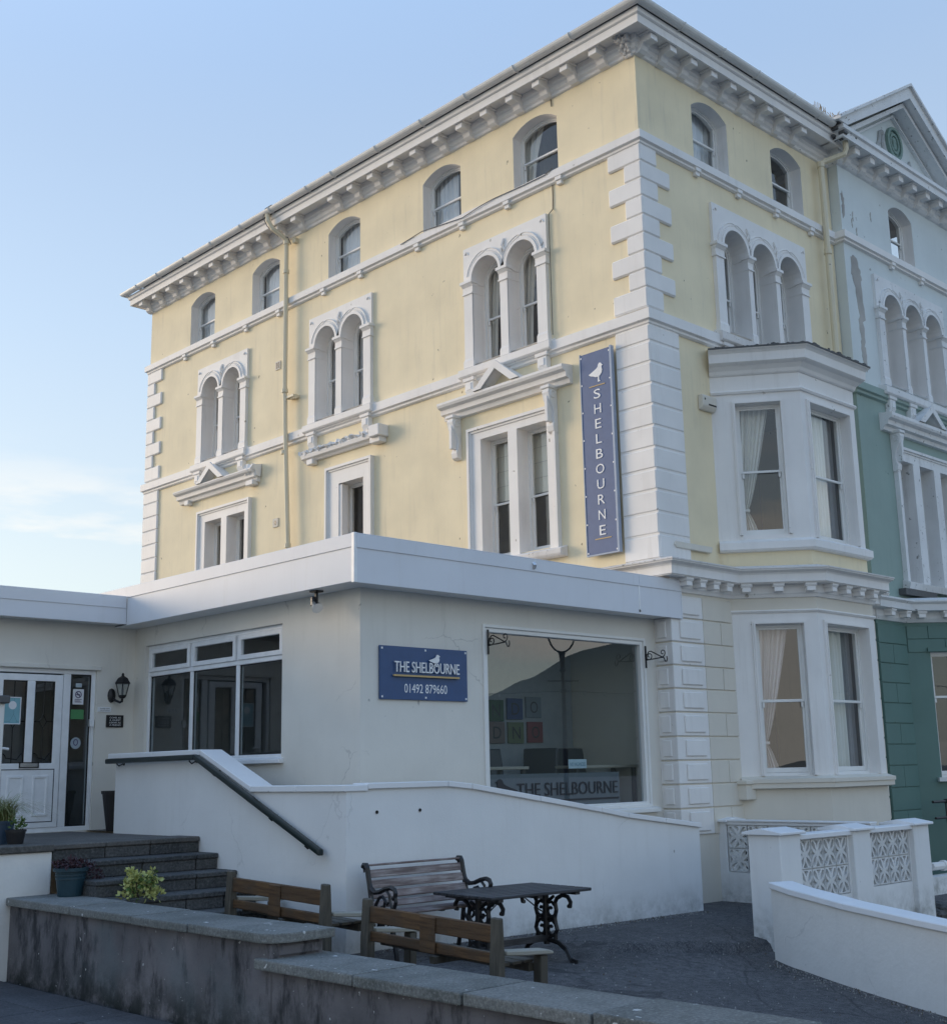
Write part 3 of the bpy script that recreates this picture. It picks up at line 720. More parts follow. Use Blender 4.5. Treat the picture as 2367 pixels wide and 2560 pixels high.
m_trim2 = paint('townhouse_trim', (.76, .76, .75), .07, .5, (.3, .29, .27), .3, (.15, .14, .12), .25, .65, 30., chips=.55, chcol=(.16, .16, .15))
hood(S, hotel, 1.55, 4.5, 7.96, 8.22, 8.60, m_trim)
hood(S, hotel, 10.3, 13.4, 7.96, 8.20, 8.56, m_trim, consoles=False)
def rough_block(u0, u1, z0, z1, P, n, seed, nm='broken_hood'):
    rg = random.Random(seed); mb = MB(); m = n
    rows = [(-.03, z0), (-P*.55, z0+.02), (-P*.8, z0+(z1-z0)*.35), (-P, z0+(z1-z0)*.6), (-P*.85, z1-.02), (0, z1)]
    pts = [[S(u0+(u1-u0)*i/m, d*(1+rg.uniform(-.25, .2)) if 0 < j < 5 else d, z+(rg.uniform(-.035, .035) if 0 < j < 5 else 0)) for j, (d, z) in enumerate(rows)] for i in range(m+1)]
    P_ = [p for r in pts for p in r]; k = len(rows)
    mb.add(P_, [(i*k+j, i*k+j+1, (i+1)*k+j+1, (i+1)*k+j) for i in range(m) for j in range(k-1)] + [tuple(range(k)), tuple(m*k+j for j in range(k))])
    return O(nm, mb, m_trim, hotel)
mb = MB(); mb.prism_u(S, [(0, 7.96), (-.06, 7.96), (-.09, 8.0), (-.15, 8.02), (-.17, 8.10), (-.15, 8.12), (0, 8.13)], 6.22, 8.66); O('hood', mb, m_trim, hotel, bevel=.006)
rough_block(6.4, 8.70, 8.06, 8.20, .20, 60, 5)
mb = MB(); mb.box(S, 6.12, 6.42, -.25, 0, 8.0, 8.22); mb.box(S, 6.18, 6.48, -.17, 0, 7.9, 8.01); O('hood_end_block', mb, m_trim, hotel, bevel=.012)
mb = MB(); mb.box(S, 8.3, 8.5, -.14, 0, 7.88, 7.99); O('hood_end_block', mb, m_trim, hotel, bevel=.012)
rough_block(10.25, 10.6, 8.0, 8.28, .24, 8, 9, 'broken_hood_end')
for a, b, d in ((10.36, 10.62, .16), (12.95, 13.12, .13)):
    mb = MB(); mb.box(S, a, b, -d, 0, 7.84, 7.95); O('hood_end_block', mb, m_trim, hotel, bevel=.012)

# lower cornice with dentils over the ground floor
bayL = [(1.43, GY), (2.31, -1.12), (3.99, -1.12), (4.87, GY)]
lowpath = [(GX, 4.2), (GX, GY)] + bayL + [(WID, GY)]
mb = MB(); mb.sweep(lowpath, [(-.1, 4.86), (.05, 4.84), (.33, 4.77), (.33, 4.745), (.31, 4.735), (.27, 4.715), (.255, 4.69), (.255, 4.575), (.23, 4.575), (.23, 4.56), (.06, 4.56), (.06, 4.43), (.045, 4.41), (.03, 4.37), (-.02, 4.36)])
O('lower_cornice', mb, m_trim, hotel)
mb = MB(); mb.sweep(lowpath, [(.0, 4.862), (.08, 4.85), (.345, 4.785), (.345, 4.765), (.0, 4.83)], close=True); O('lead_flashing', mb, m_trimold, hotel)
mb = MB(); mb.box(W, -.065, .065, -.205, .0, 4.44, 4.505); mb.prism_u(W, [(0, 4.505), (-.205, 4.505), (-.225, 4.535), (-.225, 4.558), (0, 4.558)], -.085, .085)
dent = mesh_of('dentil', mb, .004); dent.materials.append(m_trim)
for x in (.17, .50, .83, 1.16): put('dentil', dent, None, (x, GY, 0), hotel)
for y in (.25, .6, 1.0, 1.4, 1.8): put('dentil', dent, None, (GX, y, 0), hotel, -pi/2)
ca = atan2(-.95, .88)
for t in (.18, .55, .92): put('dentil', dent, None, (1.43+.88*t, GY-.95*t, 0), hotel, ca)
for x in (2.52, 2.93, 3.34, 3.75): put('dentil', dent, None, (x, -1.12, 0), hotel)
# ------------------------------------------------------------------ bay window

bayU = [(1.5, 0), (2.33, -1.1), (3.97, -1.1), (4.8, 0)]
def bay_frame(a, b):
    t = (Vector(b)-Vector(a)).normalized(); return Fr(a, t, (-t.y, t.x)), (Vector(b)-Vector(a)).length
def bay_storey(path, z0, z1, ops_c, ops_f, mat_top, nm):
    mb = MB()
    for i, ops in ((0, ops_c), (1, ops_f), (2, [])):
        F, L = bay_frame(path[i], path[i+1]); wall(mb, F, 0, L, z0, z1, ops)
    return O(nm, mb, mat_top, hotel, recalc=False)
oc = [(.37, 1.06, 5.36, 7.46, 0)]; of = [(.20, 1.40, 5.30, 7.46, 0)]
bay_storey(bayU, 4.8, 5.1, [], [], m_yellow, 'bay_apron')
bay_storey(bayU, 5.1, 8.0, oc, of, m_trim, 'upper_bay')
oc2 = [(.36, 1.07, 1.74, 3.97, 0)]; of2 = [(.19, 1.42, 1.74, 3.97, 0)]
bay_storey(bayL, .93, 1.62, [], [], m_cream, 'bay_plinth')
bay_storey(bayL, -.4, .93, [], [], plain('plinth_shade', (.035, .037, .04), .8), 'plinth_shade')  # lower plinth coloured dark so the block screen holes read as shade
bay_storey(bayL, 1.62, 4.16, oc2, of2, m_trim, 'lower_bay')
bay_storey(bayL, 4.16, 4.5, [], [], m_cream, 'bay_frieze')
mb = MB(); mb.sweep(bayU, [(-.02, 7.69), (.03, 7.685), (.045, 7.66), (.03, 7.63), (-.02, 7.62)]); O('bay_moulding', mb, m_trim, hotel)
mb = MB(); mb.sweep(bayL, [(-.02, 4.19), (.03, 4.185), (.04, 4.165), (.02, 4.14), (-.02, 4.13)]); O('bay_moulding', mb, m_trim, hotel)
mb = MB(); mb.sweep(bayU, [(-.1, 8.42), (.17, 8.35), (.27, 8.31), (.27, 8.285), (.24, 8.27), (.21, 8.235), (.20, 8.10), (.17, 8.08), (.12, 8.06), (.06, 8.0), (.04, 7.95), (.02, 7.93), (-.02, 7.92)])
O('bay_cornice', mb, m_trim, hotel)
mb = MB(); mb.sweep(bayU, [(.10, 8.38), (.285, 8.325), (.285, 8.30), (.10, 8.34)], close=True); bp_ = [(1.5, .02), (2.33-.02, -1.1-.1), (3.97+.02, -1.2), (4.8, .02)]
P_ = [(p[0], p[1], 8.37) for p in bp_]+[(1.9, 0.0, 8.47), (4.4, 0.0, 8.47)]; mb.add(P_, [(0, 1, 4), (1, 2, 5, 4), (2, 3, 5)])
rg = random.Random(11)
for k in range(170):
    t = rg.random(); i = 0 if t < .35 else 1; a, b = Vector(bayU[i]), Vector(bayU[i+1]); p = a.lerp(b, rg.random()); n_ = (Vector((0.6, .8)) if i == 0 else Vector((0, 1))); p -= n_*rg.uniform(.05, .26)
    s = rg.uniform(.008, .03); mb.box(W, p.x-s, p.x+s*rg.uniform(1, 4), p.y-s, p.y+s, 8.33, 8.335+rg.uniform(.01, .05)*rg.random())
O('bay_roof', mb, m_lead, hotel)
mb = MB(); mb.sweep(bayU, [(-.02, 5.30), (.10, 5.235), (.10, 5.13), (.07, 5.10), (-.02, 5.09)]); O('bay_sill', mb, m_trim, hotel)
mb = MB(); mb.sweep(bayL, [(-.02, 1.74), (.08, 1.70), (.12, 1.69), (.12, 1.635), (.10, 1.63), (.10, 1.56), (.07, 1.55), (-.02, 1.54)]); O('bay_sill', mb, m_cream, hotel)
def bay_window(F, op, depth, cover, nm='window'):
    w = sash_window(F, hotel, op, depth, None, rail=.49)
    mb = MB(); u0, u1, v0, v1 = op[:4]
    for k, (o, d) in enumerate(((.055, -.03), (.03, -.045))):
        g = .003*(k+1)
        mb.box(F, u0-o, u0-g, d, 0, v0, v1+o); mb.box(F, u1+g, u1+o, d, 0, v0, v1+o); mb.box(F, u0-g, u1+g, d, 0, v1+g, v1+o-.001)
    O('architrave', mb, m_trim, w)
    if cover:
        L = u1-u0
        def ext(t):    # tied-back drape
            a = u0-.02
            if t > .22: b = u0+L*(.18+.62*((t-.22)/.78)**.8)*.95
            else: b = u0+L*(.18+.26*((.22-t)/.22)**.8)
            return a, b
        O('curtain', drape(F, depth+.22, v0-.02, v1, ext, 6, .03, 18, 60, 1.), cover, w)
        mb = MB(); z = v0+(v1-v0)*.215; mb.box(F, u0-.02, u0+L*.21, depth+.17, depth+.27, z-.02, z+.02); O('tie_back', mb, cover, w)
    return w
F0, L0 = bay_frame(bayU[0], bayU[1]); F1, L1 = bay_frame(bayU[1], bayU[2])
G0, K0 = bay_frame(bayL[0], bayL[1]); G1, K1 = bay_frame(bayL[1], bayL[2])
m_pinkc = plain('pale_pink_curtain', (.74, .68, .66), .9, fine=3)
bay_window(F0, oc[0], .12, m_curtain); wf = bay_window(F1, of[0], .14, None)
bay_window(G0, oc2[0], .12, m_pinkc); wg = bay_window(G1, of2[0], .14, None)
for F, op, w in ((F1, of[0], wf), (G1, of2[0], wg)):
    u0, u1, v0, v1 = op[:4]
    O('curtain', drape(F, .30, v0, v1, lambda t: (u0-.05, u0+(u1-u0)*.74), 6, .03, 6, 44, .3), m_curtain, w)
    O('curtain', drape(F, .36, v0, v1, lambda t: (u1-(u1-u0)*.30, u1+.05), 4, .03, 2, 30, .9), plain('grey_lining', (.30, .30, .31), .9), w)
# bay interior back board (rooms behind are grey)
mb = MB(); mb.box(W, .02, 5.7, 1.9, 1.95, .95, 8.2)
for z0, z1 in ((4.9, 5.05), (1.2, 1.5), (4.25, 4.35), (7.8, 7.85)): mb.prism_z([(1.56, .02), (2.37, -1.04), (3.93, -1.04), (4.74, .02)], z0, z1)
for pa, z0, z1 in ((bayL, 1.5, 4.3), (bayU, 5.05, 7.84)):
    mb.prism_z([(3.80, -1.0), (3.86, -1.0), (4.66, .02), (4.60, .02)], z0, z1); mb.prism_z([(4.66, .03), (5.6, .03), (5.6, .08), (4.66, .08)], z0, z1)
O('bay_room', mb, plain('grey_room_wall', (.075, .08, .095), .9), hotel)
# downpipes, cables, vents
mb = MB(); x = -.15; y = 9.24
mb.tube([(-.5, 9.45, 13.5), (-.5, 9.42, 13.3), (-.42, 9.36, 13.12), (-.22, 9.28, 12.98), (x, 9.25, 12.9), (x, y, 12.6), (x, y, 9.55)], .05, 8)
mb.tube([(x, y, 9.55), (x, y-.02, 9.35), (x, y-.03, 8.85), (x, 9.07, 6.3), (x, 9.02, 4.4)], .047, 8)
for z in (12.85, 12.2, 9.6, 8.3, 6.35): mb.lathe((x, y if z > 8 else 9.08, z), [(.066, -.04), (.066, .04)], 10)
mb.box(W, -.09, .0, 9.02, 9.12, 12.82, 12.92); mb.box(W, -.16, .0, 8.94, 9.2, 9.42, 9.47); mb.tube([(-.09, 9.2, 9.45), (-.09, 8.93, 9.42)], .045, 7)
O('downpipe', mb, m_pipe, hotel, smooth=False)
mb = MB(); X0 = 5.26
mb.tube([(5.62, -.5, 13.5), (5.62, -.5, 13.15), (5.60, -.47, 13.05), (5.36, -.2, 12.92), (X0, -.16, 12.86), (X0, -.155, 12.6), (X0, -.155, 8.45)], .055, 8)
for z in (12.83, 11.1): mb.lathe((X0, -.155, z), [(.072, -.05), (.072, .05)], 10)
O('downpipe', mb, m_pipe, hotel)
mb = MB()
mb.tube([(-.012, 1.83, z) for z in (11.5, 11.2)]+[(-.012, 1.84, 11.0), (-.075, 1.88, 10.9), (-.075, 1.88, 8.8)], .009, 5)
mb.tube([(-.012, 1.8, 12.98), (-.012, 1.79, 12.85)], .009, 5)
mb.tube([(-.11, 1.72, 11.66), (-.115, 1.9, 11.6), (-.115, 2.4, 11.6), (-.115, 3.1, 11.62), (-.125, 3.4, 11.60), (-.12, 3.9, 11.54), (-.11, 5.0, 11.66), (-.115, 5.6, 11.6)], .008, 5)
mb.tube([(-.5, 9.3, 13.62), (-.52, 9.5, 13.6), (-.56, 9.52, 13.4), (-.5, 9.46, 13.2), (-.3, 9.35, 13.0), (-.15, 9.2, 12.96), (-.1, 9.15, 12.8)], .010, 5)
O('cable', mb, plain('grey_cable', (.12, .12, .11), .7), hotel)
mb = MB(); mb.box(W, -.02, 0, 9.62, 9.80, 6.84, 7.02); v2 = O('round_vent', mb, m_cream, hotel)
mb = MB(); mb.box(W, -.02, 0, 9.61, 9.78, 10.2, 10.38)
v = O('air_vent', mb, m_cream, hotel)
mb = MB()
for k in range(2): mb.box(W, -.024, -.015, 9.635+.07*k, 9.68+.07*k, 10.225, 10.355)
O('vent_opening', mb, m_black, v, 'stuff'); mb = MB()
mb.lathe((0, 0, 0), [(.0, 0), (.05, 0)], 12, caps=False); mb.v[-24:] = [(-.023, 9.71+a*.85, 6.93+b) for a, b, c in mb.v[-24:]]
O('vent_opening', mb, m_black, v2)
mb = MB(); mb.prism(Fr((0, -.075), (1, 0), (0, 1)), [(.27, 5.10), (.30, 5.155), (1.2, 5.155), (1.22, 5.15), (1.19, 5.06), (.32, 5.06)], 0, .05); O('batten', mb, m_cream, hotel, bevel=.008)

mb = MB(); mb.box(W, 1.32, 1.56, -.34, -.15, 1.40, 1.62); mb.box(W, 1.29, 1.59, -.37, -.15, 1.62, 1.68); O('hopper_block', mb, m_cream, hotel, bevel=.01)
# ------------------------------------------------------------------ single storey extension
XE, YE, YD = -5.47, .11, 5.25
ES = Fr((XE, 0), (0, 1), (1, 0)); EF = Fr((0, YE), (1, 0), (0, 1)); ED = Fr((0, YD), (1, 0), (0, 1))
ext = thing('hotel_extension', (-5.47, .11, 0), 'low flat roofed cream extension with deep white fascia, shop window and porch door', 'building')
op_tri = (1.63, 4.96, 2.09, 3.72, 0); op_shop = (-3.50, -.37, 1.38, 3.65, 0); op_door = (-7.62, -6.05, 1.21, 3.37, 0)
m_cream2 = paint('cream_wall_render', (.73, .70, .635), .045, .35, (.52, .49, .43), .03, (.35, .33, .3), bump=.18, rough=.8, crack=.4)
mb = MB()
wall(mb, ES, YE, YD, 0, 4.0, [op_tri]); wall(mb, ED, -17, XE, 0, 4.05, [op_door])
O('wall', mb, m_cream2, ext, recalc=False)
mb = MB(); wall(mb, EF, XE, GX, 0, 4.0, [op_shop]); O('front_wall', mb, m_cream2, ext, recalc=False)
mb = MB()
mb.box(W, -17, -5.3, YD+.0, 14, 4.05, 4.36); mb.box(W, -5.80, .06, -.22, 14.5, 4.0, 4.36); O('flat_roof', mb, m_lead, ext)
mb = MB(); mb.box(W, -5.80, -.02, -.22, YE, 3.985, 3.999); mb.box(W, -5.80, XE, YE, YD, 3.985, 3.999); mb.box(W, -17, -5.8, 4.92, YD, 4.015, 4.03); O('soffit', mb, m_upvc, ext)
# fascia boards: front in three lengths, side, and the door wing
mb = MB(); mb.box(W, -5.805, -.83, -.24, -.215, 3.97, 4.50); f1 = O('fascia_board', mb, m_fascia, ext, bevel=.004)
mb = MB(); mb.box(W, -.826, .12, -.24, -.215, 3.97, 4.50); O('fascia_board', mb, m_fascia, ext, bevel=.004)
mb = MB(); mb.box(W, .12, .14, -.246, .0, 3.965, 4.505); O('fascia_end', mb, m_fascia, ext, bevel=.004)
mb = MB(); mb.box(W, -.845, -.812, -.246, -.239, 4.0, 4.36); mb.box(W, -.845, -.812, -.246, -.239, 3.97, 4.03); O('fascia_joint', mb, m_upvc, f1)
mb = MB(); mb.box(W, -5.80, -.83, -.252, -.239, 4.362, 4.52); mb.box(W, -.826, .125, -.252, -.239, 4.362, 4.52); mb.box(W, -5.805, .125, -.252, -.1, 4.52, 4.53); O('fascia_trim', mb, m_fascia, ext, bevel=.003)
mb = MB(); mb.box(W, -5.82, -5.795, -.19, 4.9, 3.985, 4.50); O('fascia_board', mb, m_fascia, ext, bevel=.004)
mb = MB(); mb.box(W, -5.832, -5.819, -.19, 14.5, 4.375, 4.52); mb.box(W, -5.832, -5.6, -.19, 14.5, 4.52, 4.53); O('fascia_trim', mb, m_fascia, ext, bevel=.003)
mb = MB(); mb.box(W, -5.835, -5.79, -.245, -.19, 3.97, 4.535); O('fascia_corner', mb, m_upvc, ext, bevel=.004)
mb = MB(); mb.box(W, -17, -5.821, 4.9, 4.925, 4.0, 4.385); O('fascia_board', mb, m_fascia, ext, bevel=.004)
mb = MB(); mb.box(W, -17, -5.834, 4.888, 4.901, 4.225, 4.395); O('fascia_trim', mb, m_fascia, ext, bevel=.003)
mb = MB(); mb.tube([(-2.95, -.255, 4.47), (-2.95, -.275, 4.44), (-2.95, -.262, 4.40)], .022, 6); O('metal_outlet', mb, m_steel, ext)
# triple casement
tw = O('casement_window', (lambda b: (b.ring(ES, outline(*op_tri), outline(*op_tri, ins=.055), .05, .13), b.box(ES, 1.685, 4.905, .055, .125, 3.285, 3.345), b.box(ES, 2.655, 2.735, .06, .125, 2.145, 3.285), b.box(ES, 3.775, 3.855, .06, .125, 2.145, 3.285), b.box(ES, 2.665, 2.725, .06, .125, 3.345, 3.665), b.box(ES, 3.785, 3.845, .06, .125, 3.345, 3.665), b)[-1])(MB()), m_upvc, ext, bevel=.006)
O('reveal', reveal(ES, op_tri, 0, .14), m_cream2, tw)
mb = MB(); mb.prism_u(ES, [(-.07, 2.08), (.06, 2.11), (.06, 2.03), (-.07, 2.035)], 1.58, 5.0); O('window_sill', mb, m_upvc, tw, bevel=.004)
for a, b in ((1.685, 2.66), (2.73, 3.78), (3.85, 4.905)):
    o_ = (a, b, 3.345, 3.665, 0); mb = MB(); mb.ring(ES, outline(*o_), outline(*o_, ins=.062), .035, .09); O('vent_light', mb, m_upvc, tw, bevel=.006)
    mb = MB(); mb.add([ES(u, .07, v) for u, v in outline(*o_, ins=.05)], [(0, 1, 2, 3)]); O('pane', mb, m_glass3, tw)
for a, b in ((1.685, 2.655), (2.735, 3.775), (3.855, 4.905)):
    mb = MB(); mb.add([ES(u, .09, v) for u, v in ((a, 2.145), (b, 2.145), (b, 3.285), (a, 3.285))], [(0, 1, 2, 3)]); O('pane', mb, m_glass3, tw)
    mb = MB(); o_ = (a, b, 2.145, 3.285, 0); mb.ring(ES, outline(*o_), outline(*o_, ins=.012), .075, .088); O('rubber_seal', mb, m_black, tw)
# shop window
sw = O('shop_window', (lambda b: (b.ring(EF, outline(*op_shop), outline(*op_shop, ins=.055), .0, .10), b.ring(EF, outline(-3.54, -.33, 1.36, 3.69, 0), outline(-3.5, -.37, 1.4, 3.65, 0), -.025, .02), b)[-1])(MB()), m_wood_w, ext, bevel=.006)
mb = MB(); mb.prism_u(EF, [(-.08, 1.345), (.04, 1.375), (.04, 1.29), (-.08, 1.29)], -3.6, -.22); O('window_sill', mb, m_wood_w, sw, bevel=.006)
mb = MB(); mb.add([EF(u, .06, v) for u, v in outline(*op_shop, ins=.05)], [(0, 1, 2, 3)]); O('pane', mb, m_glass2, sw)
m_frost = plain('frosted_vinyl', (.12, .14, .155), .5)
mb = MB(); mb.add([EF(u, .066, v) for u, v in ((-3.445, 1.44), (-.93, 1.44), (-.93, 1.845), (-3.445, 1.845))], [(0, 1, 2, 3)]); O('frosted_band', mb, m_frost, sw)
m_ltdark = plain('dark_vinyl_lettering', (.02, .022, .028), .5)
O('lettering', text_mb('THE SHELBOURNE', EF, -2.93, -.98, 1.565, .165, .052, 0), m_ltdark, sw)
mb = MB(); mb.quad(EF(-2.95, .052, 1.49), EF(-.96, .052, 1.49), EF(-.96, .052, 1.515), EF(-2.95, .052, 1.515)); gull(mb, EF, -2.92, -3.32, 1.5, 1.79, .0515, .0535); O('gull_emblem', mb, m_ltdark, sw)
# porch door with side light
dr = O('door_frame', (lambda b: (b.ring(ED, outline(*op_door), outline(*op_door, ins=.06), .03, .13), b.box(ED, -6.52, -6.41, .035, .125, 1.27, 3.31), b)[-1])(MB()), m_upvc, ext, bevel=.006)
O('reveal', reveal(ED, op_door, 0, .14), m_cream2, dr)
mb = MB(); mb.box(ED, -7.66, -6.0, -.035, .0, 3.37, 3.43); O('drip_moulding', mb, m_cream2, dr, bevel=.008)
o_ = (-7.47, -6.53, 1.27, 3.29, 0)
leaf = MB(); leaf.ring(ED, outline(*o_), [(-7.36, 2.11), (-6.64, 2.11), (-6.64, 3.20), (-7.36, 3.20)], .02, .08)
leaf.box(ED, -7.03, -6.92, .02, .08, 2.11, 3.20); leaf.box(ED, -7.47, -6.53, .025, .078, 1.27, 2.11)
leaf = O('door_leaf', leaf, m_upvc, ext, bevel=.006)
mb = MB(); mb.ring(ED, outline(-7.34, -6.6, 1.34, 2.035, 0), outline(-7.34, -6.6, 1.34, 2.035, 0, ins=.012), .018, .03)
O('panel_groove', mb, plain('shadow_gap', (.05, .055, .07), .6), leaf)
for a, b in ((-7.25, -7.02), (-6.9, -6.68)):
    mb = MB(); mb.ring(ED, outline(a, b, 1.42, 1.95, 0), outline(a, b, 1.42, 1.95, 0, ins=.035), .008, .03); O('raised_panel', mb, m_upvc, leaf, bevel=.006)
mb = MB(); mb.ring(ED, outline(-7.095, -6.825, 2.05, 2.125, 0), outline(-7.095, -6.825, 2.05, 2.125, 0, ins=.012), .005, .03); O('letterbox', mb, m_black, leaf)
mb = MB(); mb.box(ED, -7.08, -6.84, .012, .03, 2.064, 2.11); O('letterbox_flap', mb, m_steel, leaf)
mb = MB(); mb.tube([ED(-7.42, -.03, 2.30), ED(-7.34, -.035, 2.305), ED(-7.27, -.035, 2.295)], .02, 6); mb.box(ED, -7.45, -7.41, .0, .03, 2.14, 2.38); O('handle', mb, m_upvc, leaf, bevel=.003)
for a, b in ((-7.36, -7.03), (-6.92, -6.64)):
    mb = MB(); mb.add([ED(u, .05, v) for u, v in ((a, 2.11), (b, 2.11), (b, 3.2), (a, 3.2))], [(0, 1, 2, 3)]); O('pane', mb, m_glass3, leaf)
    mb = MB(); mb.ring(ED, outline(a, b, 2.11, 3.2, 0), outline(a, b, 2.11, 3.2, 0, ins=.012), .03, .048)
    c = (a+b)/2; r_ = .006
    mb.tube([ED(c, .045, 3.19), ED(c, .045, 2.75)], r_, 4); mb.tube([ED(c, .045, 2.75), ED(c+.05, .045, 2.66), ED(c, .045, 2.57), ED(c-.05, .045, 2.66), ED(c, .045, 2.75)], r_, 4); mb.tube([ED(c, .045, 2.57), ED(c, .045, 2.12)], r_, 4)
    mb.tube([ED(a+.01, .045, 2.66), ED(c-.05, .045, 2.66)], r_, 4); mb.tube([ED(b-.01, .045, 2.66), ED(c+.05, .045, 2.66)], r_, 4)
    mb.tube([ED(a+.03, .045, 2.24)]+[ED(a+.03+.06*sin(t), .045, 2.24-.06+.06*cos(t)) for t in (.5, 1, 1.57)]+[ED(b-.09, .045, 2.16)]+[ED(b-.03, .045, 2.24)], r_, 4)
    O('leaded_line', mb, m_black, leaf)
mb = MB(); mb.add([ED(u, .06, v) for u, v in ((-6.41, 1.27), (-6.11, 1.27), (-6.11, 3.31), (-6.41, 3.31))], [(0, 1, 2, 3)]); O('side_light_pane', mb, m_glass3, dr)
mb = MB(); mb.ring(ED, outline(-6.41, -6.11, 1.27, 3.31, 0), outline(-6.41, -6.11, 1.27, 3.31, 0, ins=.018), .045, .058); O('rubber_seal', mb, m_black, dr)
m_paper = plain('white_paper', (.75, .75, .76), .8); m_teal = plain('teal_poster', (.22, .42, .47), .8); m_grn = plain('green_sticker', (.08, .26, .10), .7); m_ink = plain('purple_ink', (.08, .05, .14), .8)
mb = MB(); mb.quad(ED(-7.335, .04, 2.62), ED(-7.10, .04, 2.62), ED(-7.10, .04, 2.98), ED(-7.335, .04, 2.98)); p_ = O('teal_poster', mb, m_teal, leaf)
mb = MB(); mb.lathe((0, 0, 0), [(0, 0), (.055, 0)], 16, False); mb.v = [tuple(ED(-7.215+x, .038, 2.87+y)) for x, y, z in mb.v]; O('poster_disc', mb, m_paper, p_)
mb = MB(); mb.ring(ED, outline(-7.335, -7.10, 2.62, 2.98, 0), outline(-7.335, -7.10, 2.62, 2.98, 0, ins=.012), .036, .041); O('poster_border', mb, m_paper, p_)
mb = MB(); mb.quad(ED(-6.37, .05, 2.90), ED(-6.21, .05, 2.90), ED(-6.21, .05, 3.11), ED(-6.37, .05, 3.11)); ns = O('no_smoking_notice', mb, m_paper, dr)
mb = MB(); A = [( -6.29+.048*cos(t), 3.035+.048*sin(t)) for t in [2*pi*i/20 for i in range(20)]]; B = [(-6.29+.037*cos(t), 3.035+.037*sin(t)) for t in [2*pi*i/20 for i in range(20)]]; mb.ring(ED, A, B, .046, .048)
mb.prism(ED, [(-6.325, 3.065), (-6.315, 3.072), (-6.255, 3.005), (-6.265, 2.998)], .046, .048); mb.box(ED, -6.32, -6.265, .046, .048, 3.027, 3.04); mb.box(ED, -6.34, -6.24, .046, .048, 2.965, 2.972); mb.box(ED, -6.34, -6.24, .046, .048, 2.93, 2.937); mb.box(ED, -6.34, -6.26, .046, .048, 2.945, 2.952)
O('no_smoking_symbol', mb, m_ink, ns)
mb = MB(); mb.quad(ED(-6.335, .05, 3.135), ED(-6.245, .05, 3.135), ED(-6.245, .05, 3.19), ED(-6.335, .05, 3.19)); O('small_sticker', mb, plain('pale_blue_sticker', (.45, .52, .55), .8), dr)
mb = MB(); mb.quad(ED(-6.39, .05, 2.70), ED(-6.20, .05, 2.70), ED(-6.20, .05, 2.83), ED(-6.39, .05, 2.83)); O('green_sticker', mb, m_grn, dr)
mb = MB(); mb.lathe((0, 0, 0), [(0, 0), (.075, 0)], 18, False); mb.v = [tuple(ED(-6.30+x, .05, 2.375+y*1.05)) for x, y, z in mb.v]; st = O('round_sticker', mb, plain('grey_blue_sticker', (.34, .40, .44), .8), dr)
mb = MB(); mb.ring(ED, [(-6.30+.035*cos(t), 2.385+.045*sin(t)) for t in [2*pi*i/14 for i in range(14)]], [(-6.30+.024*cos(t), 2.385+.034*sin(t)) for t in [2*pi*i/14 for i in range(14)]], .046, .048); O('sticker_mark', mb, m_ink, st)
mb = MB(); mb.box(ED, -6.13, -6.075, -.02, .03, 2.60, 2.70); mb.tube([ED(-6.10, -.005, 2.6), ED(-6.10, -.005, 1.25)], .006, 4); O('door_bell', mb, m_upvc, ext)
# hall and dining room behind the glass
mb = MB()
mb.box(W, -8, -5.5, YD+2.5, YD+2.6, 1.2, 4.04); mb.box(W, -5.55, -5.48, YD+.15, YD+2.5, 1.2, 4.04); mb.box(W, -8.1, -5.48, YD+.15, YD+2.5, 3.9, 4.04); mb.box(W, -8.1, -8, YD+.15, YD+2.5, 1.2, 3.9); mb.box(W, -8, XE, YD+.15, YD+2.5, 1.1, 1.2)
mb.box(W, XE+1.2, GX-.02, 1.76, 1.86, 1.0, 4.0); mb.box(W, XE+.1, GX-.02, YE+.12, YD+.5, .9, 1.0); mb.box(W, XE+.1, GX, YD+.4, YD+.5, 1, 4)
O('interior_wall', mb, plain('dining_room_wall', (.34, .36, .38), .9), ext)

# dining room furniture seen through the shop window
m_seat = plain('navy_leatherette', (.012, .016, .03), .35); m_top = plain('pale_table_top', (.45, .40, .32), .4); m_leg = plain('dark_table_leg', (.02, .02, .02), .4)
def table(x, y, w, d, label):
    t = thing('dining_table', (x, y, 1.0), label, 'table', 'dining tables inside the shop window')
    mb = MB(); mb.box(W, x-w/2, x+w/2, y-d/2, y+d/2, 1.90, 1.94); O('table_top', mb, m_top, t, bevel=.006)
    for sx in (-1, 1):
        for sy in (-1, 1):
            mb = MB(); mb.box(W, x+sx*(w/2-.06)-.025, x+sx*(w/2-.06)+.025, y+sy*(d/2-.06)-.025, y+sy*(d/2-.06)+.025, 1.0, 1.90); O('leg', mb, m_leg, t)
def chair(x, y, rz, label, w=.62):
    c = thing('dining_chair', (0, 0, 0), label, 'chair', 'dark chairs inside the shop window')
    mb = MB(); mb.box(W, -w/2, w/2, -.26, .24, .55, .68); O('seat', mb, m_seat, c, bevel=.02, seg=2)
    mb = MB(); mb.prism_u(W, [(.2, .6), (.3, .6), (.38, 1.18), (.30, 1.19)], -w/2, w/2); O('backrest', mb, m_seat, c, bevel=.025, seg=2)
    for sx in (-1, 1):
        for y_ in (-.22, .24):
            mb = MB(); mb.box(W, sx*(w/2-.04)-.02, sx*(w/2-.04)+.02, y_-.02, y_+.02, .0, .56); O('leg', mb, m_leg, c)
    c.location = (x, y, 1.0); c.rotation_euler = (0, 0, rz)
table(-2.75, .75, .75, .55, 'pale topped dining table at the left end of the shop window')
table(-.72, .78, 1.35, .5, 'long pale topped dining table at the right end of the shop window')
